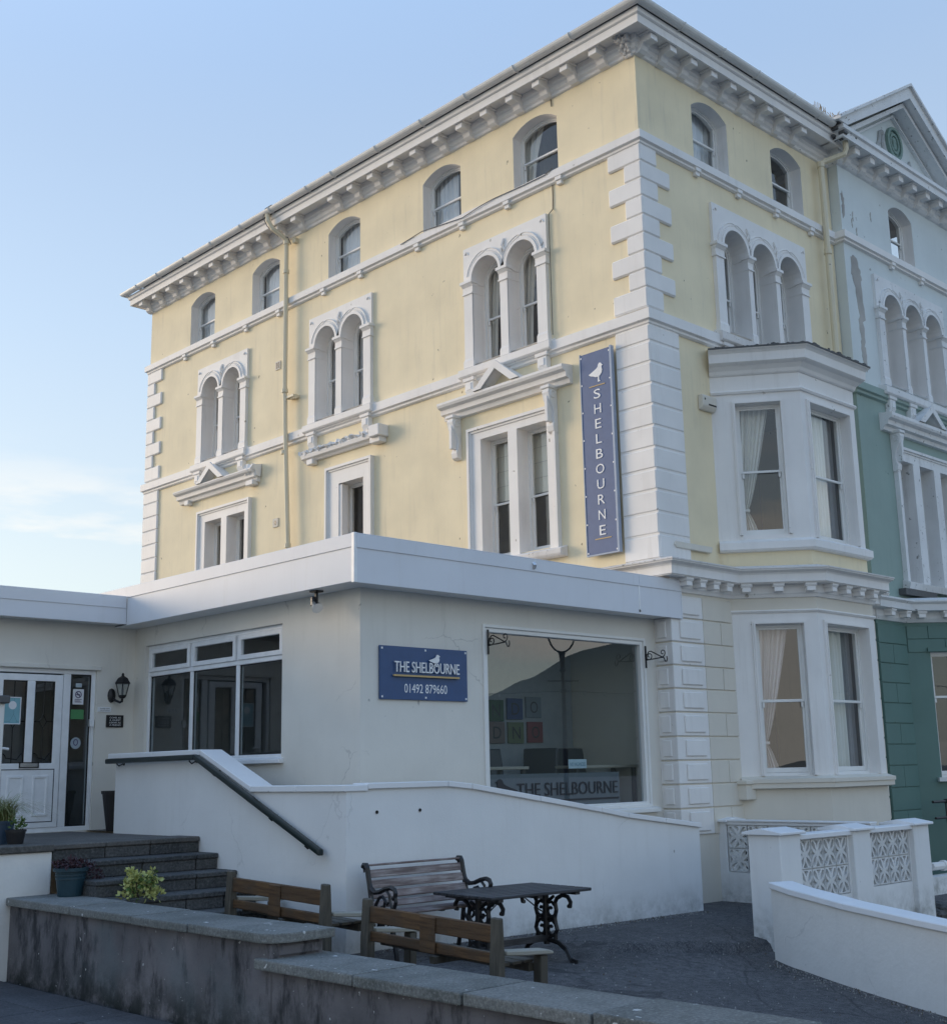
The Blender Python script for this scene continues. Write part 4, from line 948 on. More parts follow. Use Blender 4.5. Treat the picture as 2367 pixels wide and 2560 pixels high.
chair(-2.33, 1.05, 0, 'dark dining chair facing out behind the left table in the shop window')
chair(-1.72, 1.0, -1.1, 'dark dining chair turned sideways between the two tables in the shop window', .5)
chair(-.78, .95, 0, 'dark dining chair standing alone behind the long right hand table', .7)
canv = [(-1.72, 2.73, (.04, .09, .045), 'N', 'dark green letter canvas at the top left of the six'), (-1.33, 2.76, (.03, .06, .17), 'D', 'deep blue letter canvas in the middle of the top row'), (-.94, 2.79, (.16, .19, .22), 'O', 'pale grey letter canvas at the top right of the six'),
        (-1.71, 2.42, (.18, .13, .12), 'D', 'brown letter canvas at the bottom left of the six'), (-1.32, 2.42, (.13, .16, .08), 'N', 'olive green letter canvas in the middle of the bottom row'), (-.92, 2.43, (.22, .04, .05), 'O', 'red letter canvas at the bottom right of the six')]
for x, z, c, ch, lab in canv:
    t = thing('letter_canvas', (x, 1.76, z-.15), lab, 'picture', 'letter canvases on the dining room wall')
    mb = MB(); mb.box(W, x-.16, x+.16, 1.725, 1.755, z-.15, z+.15); O('canvas', mb, plain('canvas_'+lab.split(' letter')[0].replace(' ', '_'), c, .7), t, bevel=.004)
    O('letter', text_mb(ch, Fr((0, 1.722), (1, 0), (0, 1)), x-.08, x+.08, z-.085, .17, 0, 0), m_ltdark, t)
t = thing('window_card', (-1.5, .2, 1.88), 'small white vacancy card hanging inside the shop window', 'notice')
FC = Fr((0, .34), (1, 0), (0, 1)); mb = MB(); mb.box(FC, -1.76, -1.40, 0, .006, 1.90, 2.02); O('card', mb, plain('pale_card', (.62, .74, .78), .7), t)
O('lettering', text_mb('NO VACANCIES', FC, -1.73, -1.43, 1.93, .05, -.002, 0), plain('teal_ink', (.10, .28, .38), .7), t)

# ------------------------------------------------------------------ signs and fittings
t = thing('vertical_sign', (-.1, .98, 5.06), 'tall narrow blue vertical sign lettered in white beside the corner quoins', 'sign')
VS = Fr((-.11, 0), (0, 1), (1, 0))
mb = MB(); mb.box(VS, .68, 1.285, 0, .03, 5.07, 8.27); O('board', mb, m_indigo, t, bevel=.003)
mb = MB(); mb.box(VS, .645, .68, -.02, .05, 5.05, 8.285); mb.box(VS, 1.285, 1.30, -.008, .05, 5.05, 8.285); mb.box(VS, .68, 1.285, -.008, .03, 5.05, 5.07); O('frame', mb, plain('grey_metal_trim', (.36, .42, .52), .4), t)
for i, ch in enumerate('SHELBOURNE'):
    z = 7.575-i*.239; w = {'L': .115, 'E': .12, 'O': .165, 'U': .14}.get(ch, .135)
    # read from outside: u runs away to the left, so letters run from high u to low u
    O('letter', text_mb(ch, VS, .965+w/2, .965-w/2, z-.075, .15, -.008, .006), m_letter, t)
mb = MB(); gull(mb, VS, 1.12, .82, 7.76, 8.06, -.008, -.001); O('gull_emblem', mb, m_letter, t)
mb = MB(); mb.box(VS, .80, 1.12, -.006, -.001, 7.70, 7.715); mb.box(VS, .80, 1.12, -.006, -.001, 5.29, 5.305); O('gold_line', mb, m_gold, t)
mb = MB()
for z in [5.1+.445*i for i in range(8)]:
    for u in (.70, 1.27): mb.box(VS, u-.012, u+.012, -.006, 0, z-.012, z+.012)
O('fixing_screw', mb, m_letter, t)
t = thing('wall_sign', (-4.52, .09, 2.72), 'blue rectangular hotel sign with white gull and phone number on the extension wall', 'sign')
SF = Fr((0, YE-.03), (1, 0), (0, 1))
mb = MB(); mb.box(SF, -5.205, -3.83, 0, .025, 2.72, 3.335); O('board', mb, m_navy, t, bevel=.003)
O('lettering', text_mb('THE SHELBOURNE', SF, -5.01, -3.99, 3.035, .125, -.035, .012), m_letter, t)
O('phone_number', text_mb('01492 879660', SF, -4.84, -4.17, 2.80, .105, -.003, .002), m_letter, t)
mb = MB(); gull(mb, SF, -4.48, -4.30, 3.115, 3.26, -.035, -.024); O('gull_emblem', mb, m_letter, t)
mb = MB(); mb.box(SF, -5.02, -3.99, -.035, -.01, 2.985, 3.005); O('gold_bar', mb, m_gold, t)
mb = MB()
for u in (-5.175, -4.51, -3.86):
    for v in (2.75, 3.305): mb.box(SF, u-.011, u+.011, -.005, 0, v-.011, v+.011)
O('fixing_screw', mb, m_letter, t)
t = thing('wall_plaque', (-5.76, 5.23, 2.59), 'small black plaque with four lines of white lettering under the lantern', 'plaque')
mb = MB(); mb.box(ED, -5.89, -5.63, -.02, 0, 2.59, 2.76); O('board', mb, m_black, t, bevel=.003)
for i, tx in enumerate(('COME AS', 'A GUEST', 'LEAVE AS', 'A FRIEND')):
    O('lettering', text_mb(tx, ED, -5.845, -5.675, 2.713-.034*i, .022, -.0215, 0), m_letter, t)
t = thing('bell_notice', (-5.92, 5.23, 2.8), 'tiny white notice screwed to the wall between the door and the lantern', 'notice')
mb = MB(); mb.box(ED, -6.025, -5.825, -.012, 0, 2.80, 2.87); O('board', mb, m_upvc, t, bevel=.004)
for i, tx in enumerate(('PLEASE RING', 'FOR ATTENTION')): O('lettering', text_mb(tx, ED, -5.985, -5.845, 2.84-.027*i, .016, -.0135, 0), m_ltdark, t)
# lantern
t = thing('wall_lantern', (-5.83, 5.2, 3.0), 'black coach lantern on a scrolled bracket beside the porch door', 'lamp')
lx, ly = -5.745, YD-.17
mb = MB(); mb.lathe((lx, ly, 3.185), [(.115, .0), (.118, .012), (.10, .04), (.075, .08), (.03, .105), (.018, .12), (.022, .13), (.012, .15), (.0, .155)], 6); O('lantern_roof', mb, m_black, t)
mb = MB()
for k in range(6):
    a = 2*pi*k/6; mb.tube([(lx+.1*cos(a), ly+.1*sin(a), 3.185), (lx+.055*cos(a), ly+.055*sin(a), 3.02)], .007, 4)
mb.lathe((lx, ly, 3.0), [(.0, -.02), (.035, -.015), (.06, .01), (.06, .03)], 6); mb.lathe((lx, ly, 2.93), [(.015, 0), (.02, .05)], 6)
mb.tube([(lx, ly, 2.95), (lx-.02, ly+.02, 2.93), (lx-.06, ly+.08, 2.96), (lx-.075, ly+.14, 3.0)], .018, 6)
mb.lathe((0, 0, 0), [(0, 0), (.075, 0), (.07, .03), (.03, .045), (0, .05)], 12, False); n_ = 12*5; mb.v[-n_:] = [(lx-.08+x*.75, YD-.002-z, 3.03+y*1.35) for x, y, z in mb.v[-n_:]]
O('bracket', mb, m_black, t)
mb = MB(); mb.lathe((lx, ly, 3.02), [(.05, 0), (.09, .16)], 6, False); O('lantern_glass', mb, m_glass, t)
mb = MB(); mb.lathe((lx, ly, 3.02), [(.012, 0), (.018, .04), (.022, .09), (.01, .12), (0, .125)], 8); O('bulb', mb, m_bulb, t)
# spotlight under the eaves
t = thing('spotlight', (-5.7, .64, 4.0), 'black and chrome adjustable spotlight hanging under the fascia corner', 'lamp')
mb = MB(); mb.box(W, -5.755, -5.645, .57, .69, 3.965, 3.985); mb.tube([(-5.7, .63, 3.97), (-5.7, .63, 3.89), (-5.705, .66, 3.87)], .02, 6); mb.tube([(-5.70, .67, 3.90), (-5.715, .65, 3.84), (-5.72, .645, 3.81)], .045, 10); O('arm', mb, m_black, t)
mb = MB(); mb.tube([(-5.72, .645, 3.84), (-5.735, .56, 3.77)], .036, 12, r2=.068); O('reflector', mb, m_steel, t)
# hanging basket brackets
def bracket(x, z, lab):
    t = thing('basket_bracket', (0, 0, 0), lab, 'bracket', 'wrought iron basket brackets beside the shop window')
    mb = MB(); mb.box(W, -.014, .014, -.012, 0, -.31, .0); O('back_plate', mb, m_black, t)
    d = -.02; r_ = .0085
    mb = MB(); P = lambda pts: [(0, d-a, b) for a, b in pts]
    mb.tube(P([(0, -.20), (.30, -.18)]), r_, 5); mb.tube(P([(0, -.20), (.005, -.13), (.04, -.085), (.08, -.08), (.12, -.10), (.28, -.18)]), r_, 5)
    O('arm', mb, m_black, t)
    mb = MB(); mb.tube(P([(.0, -.19)]+spiral((.05, -.145), .055, .014, -2.4, 4.6, 18)), r_*.85, 5); mb.tube(P([(.27, -.18), (.31, -.16)]+spiral((.285, -.115), .045, .014, -.6, 5.2, 18)), r_*.85, 5)
    mb.tube(P([(.30, -.18), (.315, -.215), (.33, -.24), (.35, -.24), (.36, -.21), (.355, -.17)]), r_, 5)
    O('scroll', mb, m_black, t)
    t.location = (x, YE-.03, z); t.rotation_euler = (0, 0, 0)
bracket(-3.47, 3.62, 'black scrolled basket bracket at the top left corner of the shop window')
bracket(-.35, 3.58, 'black scrolled basket bracket at the top right corner of the shop window')
t = thing('alarm_box', (1.35, 0, 7.4), 'cream alarm box with a dark slot on the wall left of the upper bay', 'alarm box')
mb = MB(); mb.prism_u(N, [(0, 7.34), (-.05, 7.34), (-.10, 7.40), (-.10, 7.56), (-.08, 7.585), (0, 7.585)], 1.16, 1.52); O('case', mb, m_cream, t, bevel=.012)
mb = MB(); mb.box(N, 1.30, 1.50, -.104, -.09, 7.415, 7.44); mb.box(N, 1.2, 1.225, -.104, -.09, 7.49, 7.52); O('slot', mb, m_black, t)
t = thing('floodlight', (4.35, -.55, 8.4), 'small floodlight tilted upward on the roof of the upper bay', 'lamp')
T = Matrix.Translation((4.12, -.75, 8.56)) @ Matrix.Rotation(radians(40), 4, 'Z') @ Matrix.Rotation(radians(-14), 4, 'X')
def tf(mb, T): mb.v = [tuple(T @ Vector(v)) for v in mb.v]; return mb
mb = MB(); mb.box(W, -.13, .13, -.02, .05, -.09, .13); O('housing', tf(mb, T), m_black, t, bevel=.008)
mb = MB(); mb.box(W, -.115, .115, -.028, -.018, -.075, .115); O('glass_front', tf(mb, T), plain('lamp_front', (.45, .48, .5), .1), t)
mb = MB(); mb.box(W, -.15, -.05, -.10, 0, -.16, -.02); mb.tube([(0, 0, -.09), (0, 0, -.2)], .02, 5); O('bracket', tf(mb, T), m_black, t)
mb = MB(); mb.tube([(3.75, -.85, 8.38), (3.87, -.95, 8.55)], .02, 5); tag(O('stub_pipe', mb, m_black), 'short dark pipe end leaning on the bay roof beside the floodlight', 'pipe')
# ------------------------------------------------------------------ ground, pavement, road
def sstep(t): t = max(0, min(1, t)); return t*t*(3-2*t)
def gz(x, y):
    z = .075 - .012*(x+3) + .05*min(0, y+.75)
    z -= .10*sstep((-y-2.2)/1.3)*sstep((x+5.2)/1.8)
    z -= .035*max(0, -y-3.6)
    z += .03*sstep((-4.7-x)/1.0)
    return z
def ledge_y(x): return -2.62 - .30*(x+2.6) + .08*sin(3.1*x)+.04*sin(7.7*x)
def surf(x, y):
    z = gz(x, y)
    if -4.6 < x < -1.5:
        d = (y-ledge_y(x)); z += .075*sstep(d/.05+.5)*sstep((x+4.6)/.9)*(1-sstep((y+1.6)/.8)) - .045*math.exp(-((d+.05)/.05)**2)*sstep((x+3.8)/.8)
    return z
mb = MB(); nx, ny = 260, 220
P_ = [(-8.15+15*i/nx, -9.0+9.3*j/ny, surf(-8.15+15*i/nx, -9.0+9.3*j/ny)) for j in range(ny+1) for i in range(nx+1)]
mb.add(P_, [(j*(nx+1)+i, j*(nx+1)+i+1, (j+1)*(nx+1)+i+1, (j+1)*(nx+1)+i) for j in range(ny) for i in range(nx)])
O('forecourt', mb, m_asphalt, None, 'structure', smooth=True, recalc=False)
mb = MB(); mb.quad((-900, -900, -.9), (900, -900, -.9), (900, 900, -.9), (-900, 900, -.9)); O('ground', mb, plain('far_ground', (.20, .20, .19), .9), None, 'structure')
def pz(y): return -.075+.03*min(0, y+2)
mb = MB(); mb.add([(-12.6, -30, pz(-30)-.03), (-8.4, -30, pz(-30)-.03), (-8.4, -2, pz(-2)-.03), (-12.6, -2, pz(-2)-.03), (-8.4, 12, -.105), (-12.6, 12, -.105)], [(0, 1, 2, 3), (3, 2, 4, 5)])
pave = O('pavement', mb, plain('pavement_joint', (.03, .03, .032), .95), None, 'structure')
slabs = []
for i in range(6):
    x1 = -8.62-.03 if i == 0 else -9.14-.62*(i-1); x0 = -9.14-.62*i if i else -9.14
    for j in range(16):
        y0 = -9.0+.745*j-.006; y1 = y0+.745
        g = .009; t = rnd.uniform(-.005, .005)
        mb = MB(); a, b = x0+g, x1-g
        zz = [pz(y0)+t, pz(y1)+t]
        mb.add([(a, y0+g, zz[0]), (b, y0+g, zz[0]), (b, y1-g, zz[1]), (a, y1-g, zz[1]), (a, y0+g, zz[0]-.05), (b, y0+g, zz[0]-.05), (b, y1-g, zz[1]-.05), (a, y1-g, zz[1]-.05)], [(0, 1, 2, 3), (0, 4, 5, 1), (1, 5, 6, 2), (2, 6, 7, 3), (3, 7, 4, 0)])
        O('paving_slab', mb, m_paver, pave, bevel=.005)
mb = MB(); mb.add([(-40, -30, -1.25), (-12.6, -30, pz(-30)-.14), (-12.6, 14, -.2), (-40, 14, -.25)], [(0, 1, 2, 3)]); mb.add([(-12.6, -30, pz(-30)-.16), (-12.45, -30, pz(-30)-.16), (-12.45, -30, pz(-30)-.01), (-12.6, -30, pz(-30)-.01), (-12.6, 14, -.25), (-12.45, 14, -.25), (-12.45, 14, -.06), (-12.6, 14, -.06)], [(3, 2, 6, 7), (0, 3, 7, 4)])
O('road', mb, m_asphalt, None, 'structure')

# ------------------------------------------------------------------ stair wall, ramp wall
XS, YR = -6.34, -.75
rw = thing('ramp_wall', (XS, YR, 0), 'white rendered wall turning from the stair side into the long sloping ramp front', 'wall')
m_rampw = m_white
top_s = [(4.06, 2.14), (1.99, 2.14), (.92, 1.715), (YR, 1.715)]
mb = MB()
poly = [(YR-.003, -.3), (4.06, -.3)] + top_s[:-1] + [(YR-.003, 1.715)]
mb.prism(Fr((XS, 0), (0, 1), (1, 0)), poly, 0, .22)
O('stair_side', mb, m_rampw, rw)
top_f = [(-.44, 1.10), (-1.92, 1.285), (-2.42, 1.37), (-3.6, 1.555), (-4.6, 1.70), (-4.96, 1.735), (XS+.22, 1.735)]
FR_ = Fr((0, YR), (1, 0), (0, 1))
mb = MB(); mb.prism(FR_, [(XS+.222, -.3), (-.44, -.3), (-.44, 1.10)] + top_f[1:-1] + [(XS+.222, 1.735)], 0, .20)
O('ramp_front', mb, m_rampw, rw)
def cope(F, pts, d0, d1, h, mat, parent, nm='coping_stone'):
    for a, b in zip(pts[:-1], pts[1:]):
        n = max(1, round(abs(b[0]-a[0])/1.0))
        for i in range(n):
            p = (a[0]+(b[0]-a[0])*i/n, a[1]+(b[1]-a[1])*i/n); q = (a[0]+(b[0]-a[0])*(i+1)/n, a[1]+(b[1]-a[1])*(i+1)/n)
            s = .003 if q[0] > p[0] else -.003
            mb = MB(); mb.prism(F, [(p[0]+s, p[1]), (q[0]-s, q[1]), (q[0]-s, q[1]+h), (p[0]+s, p[1]+h)], d0, d1); O(nm, mb, mat, parent, bevel=.006)
m_cope = paint('white_painted_coping', (.80, .80, .80), .04, .2, (.5, .48, .45), .1, (.4, .38, .36), .12, .6)
cope(Fr((XS, 0), (0, 1), (1, 0)), [(4.22, 2.14), (1.99, 2.14), (.92, 1.715), (YR-.03, 1.715)], -.035, .27, .065, m_cope, rw)
cope(FR_, [(XS+.27, 1.735), (-4.96, 1.735), (-4.6, 1.70), (-2.42, 1.37), (-1.92, 1.285), (-.42, 1.10)], -.035, .24, .06, m_cope, rw)
mb = MB()
for x, z in ((-5.94, 1.50), (-5.35, 1.50)): mb.lathe((0, 0, 0), [(0, 0), (.018, 0), (.018, .006), (0, .006)], 8, False); k = 32; mb.v[-k:] = [(x+a, YR-.004-c, z+b) for a, b, c in mb.v[-k:]]
O('rusty_hole', mb, plain('dark_hole', (.015, .012, .01), .9), rw)
# ramp surface behind the wall
mb = MB(); mb.add([(-.44, YR+.2, .04), (-.44, YE-.02, .04), (-5.2, YE-.02, 1.2), (-5.2, YR+.2, 1.2), (-6.12, YR+.2, 1.21), (-6.12, YD, 1.21), (XE, YD, 1.21), (XE, YE-.02, 1.21)], [(0, 1, 2, 3), (3, 2, 7, 6, 5, 4)])
O('ramp', mb, m_porch, None, 'structure')
# handrail
t = thing('handrail', (XS, 0, 1.7), 'dark green timber handrail running level then down the stair wall', 'handrail')
rl = [(4.12, 2.075), (1.97, 2.085), (-.46, 1.08)]
for k, (a, b) in enumerate(zip(rl[:-1], rl[1:])):
    mb = MB(); F_ = Fr((XS-.10, 0), (0, 1), (1, 0)); mb.prism(F_, [a, b, (b[0], b[1]+.065), (a[0], a[1]+.065)], -.03, .045); O('rail', mb, m_rail, t, bevel=.018, seg=2)
for y in (3.85, 2.1, 1.6, .45, -.2):
    z = 2.12 if y > 1.97 else 2.13+(y-1.97)*(1.02/2.43)
    mb = MB(); mb.tube([(XS-.10, y, z+.01), (XS-.10, y, z-.05), (XS-.07, y, z-.075), (XS-.02, y, z-.05), (XS, y, z-.04)], .009, 5); mb.lathe((0, 0, 0), [(0, 0), (.03, 0), (.025, .01), (0, .012)], 8, False); k = 32; mb.v[-k:] = [(XS-c, y+a, z-.04+b) for a, b, c in mb.v[-k:]]
    O('rail_bracket', mb, m_black, t)
# steps and porch
sp = O('porch_floor', (lambda b: (b.box(W, -14, XS-.001, 2.02, YD+.1, 1.10, 1.205), b)[-1])(MB()), m_porch, None, 'structure')
stp = thing('stone_steps', (-7.1, 1.6, 0), 'dark stone steps climbing from the forecourt to the porch', 'steps')
rg = random.Random(21)
for k in range(7):
    zt = 1.215-.17*k; yf = 1.99-.395*k
    cuts = {0: [-8.13, -7.52, -6.97, XS-.002], 1: [-8.03, -7.28, -6.62, XS-.002], 2: [-8.03, -7.62, -6.85, XS-.002], 3: [-8.03, -7.2, -6.75, XS-.002]}.get(k, [-8.03, -7.4, -6.8, XS-.002])
    for a, b in zip(cuts[:-1], cuts[1:]):
        mb = MB(); j = rg.uniform(-.006, .006); mb.box(W, a+.004, b-.004, yf-.012+j, yf+(.45 if k else .45), zt-.055, zt+rg.uniform(-.004, .003)); O('tread_slab', mb, m_porch if k < 1 else m_step, stp, bevel=.010)
        mb = MB(); mb.box(W, a+.006, b-.006, yf+.008+j, yf+.42, zt-.172, zt-.056); O('riser_stone', mb, m_step, stp, bevel=.008)
mb = MB(); mb.box(W, -14, -8.135, 1.93, 2.4, 1.15, 1.225); O('platform_edge', mb, m_porch, stp, bevel=.01)
plb = thing('porch_plinth', (-9.5, 1.97, 0), 'rough white rendered plinth wall under the porch at the left edge', 'wall')
mb = MB(); mb.box(W, -14, -8.14, 1.97, 2.3, -.3, 1.148); O('wall', mb, m_white2, plb, bevel=.02, seg=2)
t = thing('gate_pier', (-8.33, 3.47, 1.206), 'white pier with a flat dark cap at the left edge of the porch', 'pillar')
mb = MB(); mb.box(W, -8.50, -8.17, 3.3, 3.64, 1.206, 2.77); O('shaft', mb, m_white2, t, bevel=.01)
mb = MB(); mb.box(W, -8.55, -8.13, 3.25, 3.69, 2.77, 2.86); O('cap', mb, m_lead, t, bevel=.012)

# ------------------------------------------------------------------ boundary wall with stone copings
bw = thing('boundary_wall', (-8.3, -2, 0), 'stained grey forecourt wall stepping down along the pavement under thick stone copings', 'wall')
mb = MB(); mb.box(W, -8.57, -8.08, -2.70, 1.97, -.4, .64); O('wall_body', mb, m_oldwall, bw, bevel=.012)
mb = MB(); mb.box(W, -8.57, -8.08, -9.5, -2.704, -.9, .455); O('wall_body', mb, m_oldwall, bw, bevel=.012)
cuts = [1.965, .55, -.64, -1.58, -2.78]
for i, (b, a) in enumerate(zip(cuts[:-1], cuts[1:])):
    mb = MB()
    if i == 3: mb.prism_z([(-8.63, b-.004), (-8.63, a+.16), (-8.58, a+.05), (-8.46, a), (-8.02, a), (-8.02, b-.004)], .638, .715+rnd.uniform(-.003, .003))
    else: mb.box(W, -8.63+rnd.uniform(-.008, .008), -8.02+rnd.uniform(-.01, .01), a+.008, b-.008, .638, .713+rnd.uniform(-.005, .005))
    O('coping_slab', mb, m_coping, bw, bevel=.014, seg=2)
cuts = [-2.55, -3.77, -4.88, -5.96, -7.1, -8.3, -9.5]
for b, a in zip(cuts[:-1], cuts[1:]):
    mb = MB(); z = .53+rnd.uniform(-.006, .006); mb.box(W, -8.63+rnd.uniform(-.01, .01), -8.02+rnd.uniform(-.01, .01), a+.008, b-.008, z-.08, z); O('coping_slab', mb, m_coping, bw, bevel=.014, seg=2)
mb = MB(); mb.box(W, -8.52, -8.1, -2.72, -2.4, .52, .64); O('rubble_core', mb, m_oldwall, bw, bevel=.03)

# ------------------------------------------------------------------ plants
def pot(c, r0, r1, h, mat, parent, rim=.03):
    mb = MB(); mb.lathe(c, [(r0*.98, 0), (r0, .01), (r1*.97, h-rim-.01), (r1*.97, h-rim), (r1*1.05, h-rim), (r1*1.06, h), (r1*.96, h), (r1*.93, h-.03), (0, h-.035)], 24, False)
    return O('pot', mb, mat, parent, smooth=False)
rg = random.Random(5)
m_leafv = plain('variegated_leaf', (.46, .47, .16), .6, fine=60); m_leafg = plain('green_leaf', (.08, .14, .03), .6, fine=60)
m_grassy = plain('grass_blade', (.17, .21, .06), .6, fine=30); m_grassd = plain('dry_grass_blade', (.26, .25, .12), .6, fine=30)
m_red = plain('dark_red_leaf', (.05, .02, .028), .6, fine=60); m_turq = plain('teal_plastic_pot', (.014, .045, .062), .45); m_bluepot = plain('blue_plastic_pot', (.03, .06, .10), .45); m_blackpot = plain('black_plastic_pot', (.012, .012, .014), .5)
m_twig = plain('twig', (.06, .045, .03), .8)
t = thing('variegated_shrub', (-7.66, .95, .54), 'small rounded yellow and cream variegated shrub rising behind the boundary wall coping', 'shrub')
c = (-7.68, .92, .78)
mb = MB()
for _ in range(14):
    a, b = rg.uniform(0, 6.28), rg.uniform(.05, .16); mb.tube([(c[0], c[1], .5), (c[0]+b*.6*cos(a), c[1]+b*.6*sin(a), .68), (c[0]+b*cos(a), c[1]+b*sin(a), .72+rg.uniform(0, .2))], .006, 4)
O('stem', mb, m_twig, t)
mb = MB(); mg = MB()
for k in range(46):
    a, e_ = rg.uniform(0, 6.28), rg.uniform(-.6, 1.2); r = rg.uniform(.11, .215)
    q = (c[0]+r*cos(a)*cos(e_), c[1]+r*sin(a)*cos(e_), c[2]+r*sin(e_)*.95)
    leaf_clump(mb if rg.random() < .78 else mg, q, (.045, .045, .05), 16, .05, rg, .34)
O('foliage', mb, m_leafv, t); O('inner_foliage', mg, m_leafg, t)
t = thing('plant_pot', (-8.13, .98, .72), 'teal ribbed plastic pot of dark red trailing plant on the wall coping', 'plant pot')
pc = (-8.13, 1.55, .716)
mb = MB(); mb.lathe(pc, [(.118, 0), (.122, .01), (.145, .17), (.152, .172), (.152, .187), (.147, .19), (.149, .205), (.155, .207), (.155, .222), (.15, .225), (.152, .245), (.176, .25), (.178, .285), (.162, .285), (.158, .255), (0, .25)], 28, False); O('pot', mb, m_turq, t)
mb = MB(); rg = random.Random(8)
for k in range(30):
    a = rg.uniform(0, 6.28); r = rg.uniform(.02, .17); leaf_clump(mb, (pc[0]+r*cos(a), pc[1]+r*sin(a), pc[2]+.30+rg.uniform(-.01, .05)), (.04, .04, .03), 12, .045, rg, .22)
for k in range(14):
    leaf_clump(mb, (pc[0]+.16+.012*k*.9, pc[1]-.06-.004*k, pc[2]+.32-.0008*k*k-rg.uniform(0, .09)), (.03, .03, .05), 10, .04, rg, .22)
O('foliage', mb, m_red, t)
t = thing('grass_pot', (-8.47, 2.64, 1.215), 'blue pot of arching ornamental grass beside the porch door', 'plant pot')
gc = (-8.40, 2.70, 1.215); pot(gc, .12, .145, .25, m_bluepot, t)
mb = MB(); md = MB(); rg = random.Random(4)
for k in range(460):
    a = rg.uniform(0, 6.28); L = rg.uniform(.28, .50); sp_ = rg.uniform(.35, 1.3); bx, by = gc[0]+rg.uniform(-.11, .11), gc[1]+rg.uniform(-.11, .11)
    pts = []
    for i in range(6):
        s = i/5; pts.append(Vector((bx+cos(a)*L*sp_*s*s*1.25, by+sin(a)*L*sp_*s*s*1.1, gc[2]+.23+L*(s*1.0-.72*sp_*s*s*s))))
    sd = Vector((-sin(a), cos(a), 0))*.004
    m_ = mb if rg.random() < .6 else md
    P_ = [p+sd*(1-.8*i/5) for i, p in enumerate(pts)]+[p-sd*(1-.8*i/5) for i, p in enumerate(pts)]
    m_.add(P_, [(i, i+1, i+7, i+6) for i in range(5)])
O('foliage', mb, m_grassy, t); O('dry_foliage', md, m_grassd, t)
t = thing('small_plant_pot', (-8.37, 2.4, 1.22), 'small black plastic pot with a sparse seedling in front of the porch door', 'plant pot')
c = (-8.37, 2.38, 1.215); pot(c, .08, .105, .16, m_blackpot, t, .022)
mb = MB(); rg = random.Random(2)
for k in range(9): leaf_clump(mb, (c[0]+rg.uniform(-.06, .09), c[1]+rg.uniform(-.05, .05), c[2]+.18+rg.uniform(0, .07)), (.03, .03, .03), 7, .05, rg, .25)
O('foliage', mb, m_leafg, t)
t = thing('tall_planter', (-6.1, 4.4, 1.21), 'tall dark planter standing behind the stair wall near the lantern', 'planter')
pot((-6.08, 4.50, 1.212), .12, .19, .52, m_blackpot, t, .04)

# ------------------------------------------------------------------ cast iron bench, table and timber benches
def P2(pts, y=0., s=1): return [(p[0]*s, y, p[1]) for p in pts]
def bench_end(mb, x):
    Q = lambda pts: [(x, a, b) for a, b in pts]      # a towards the front (-y), b up
    r = .024
    mb.tube(Q([(.07, .86), (.055, .885), (.02, .885), (.0, .855), (-.01, .80), (-.035, .70), (-.06, .58), (-.10, .48), (-.13, .44)]), r*1.15, 6)
    mb.tube(Q([(.02, .87), (.045, .845), (.035, .82)]), r*.9, 6)
    mb.tube(Q([(-.03, .72), (-.06, .665), (-.12, .63), (-.2, .64), (-.30, .675), (-.38, .69), (-.43, .675), (-.45, .64), (-.44, .60), (-.41, .59)]), r, 6)
    mb.tube(Q([(-.44, .62), (-.455, .56), (-.43, .50), (-.44, .45)]), r*.8, 6)
    mb.tube(Q([(-.12, .44), (-.14, .52), (-.19, .585), (-.25, .60), (-.29, .56), (-.27, .51), (-.23, .50)]), r*.7, 5)
    mb.tube(Q([(-.30, .665), (-.35, .62), (-.36, .56), (-.32, .53), (-.30, .56)]), r*.65, 5); mb.tube(Q([(-.36, .56), (-.39, .50), (-.38, .45)]), r*.65, 5)
    mb.tube(Q([(-.06, .46), (-.13, .43), (-.25, .425), (-.38, .44), (-.44, .45), (-.475, .43)]), r, 6)
    mb.tube(Q([(-.06, .5), (-.02, .38), (.0, .25), (.045, .10), (.07, .0)]), r, 6); mb.tube(Q([(-.43, .44), (-.40, .34), (-.42, .22), (-.46, .08), (-.47, .0)]), r, 6)
    mb.tube(Q([(-.02, .34), (-.10, .25), (-.2, .22), (-.24, .19), (-.28, .22), (-.38, .25), (-.41, .34)]), r*.75, 5)
    for c, s in (((-.13, .33), 1), ((-.31, .33), -1)):
        mb.tube(Q([(c[0]+s*a, b) for a, b in [(p[0]-0, p[1]) for p in spiral((0, c[1]), .065, .018, 1.2, 6.6, 14)]]), r*.6, 5)
    mb.tube(Q([(-.22, .42), (-.22, .24)]), r*.6, 5)
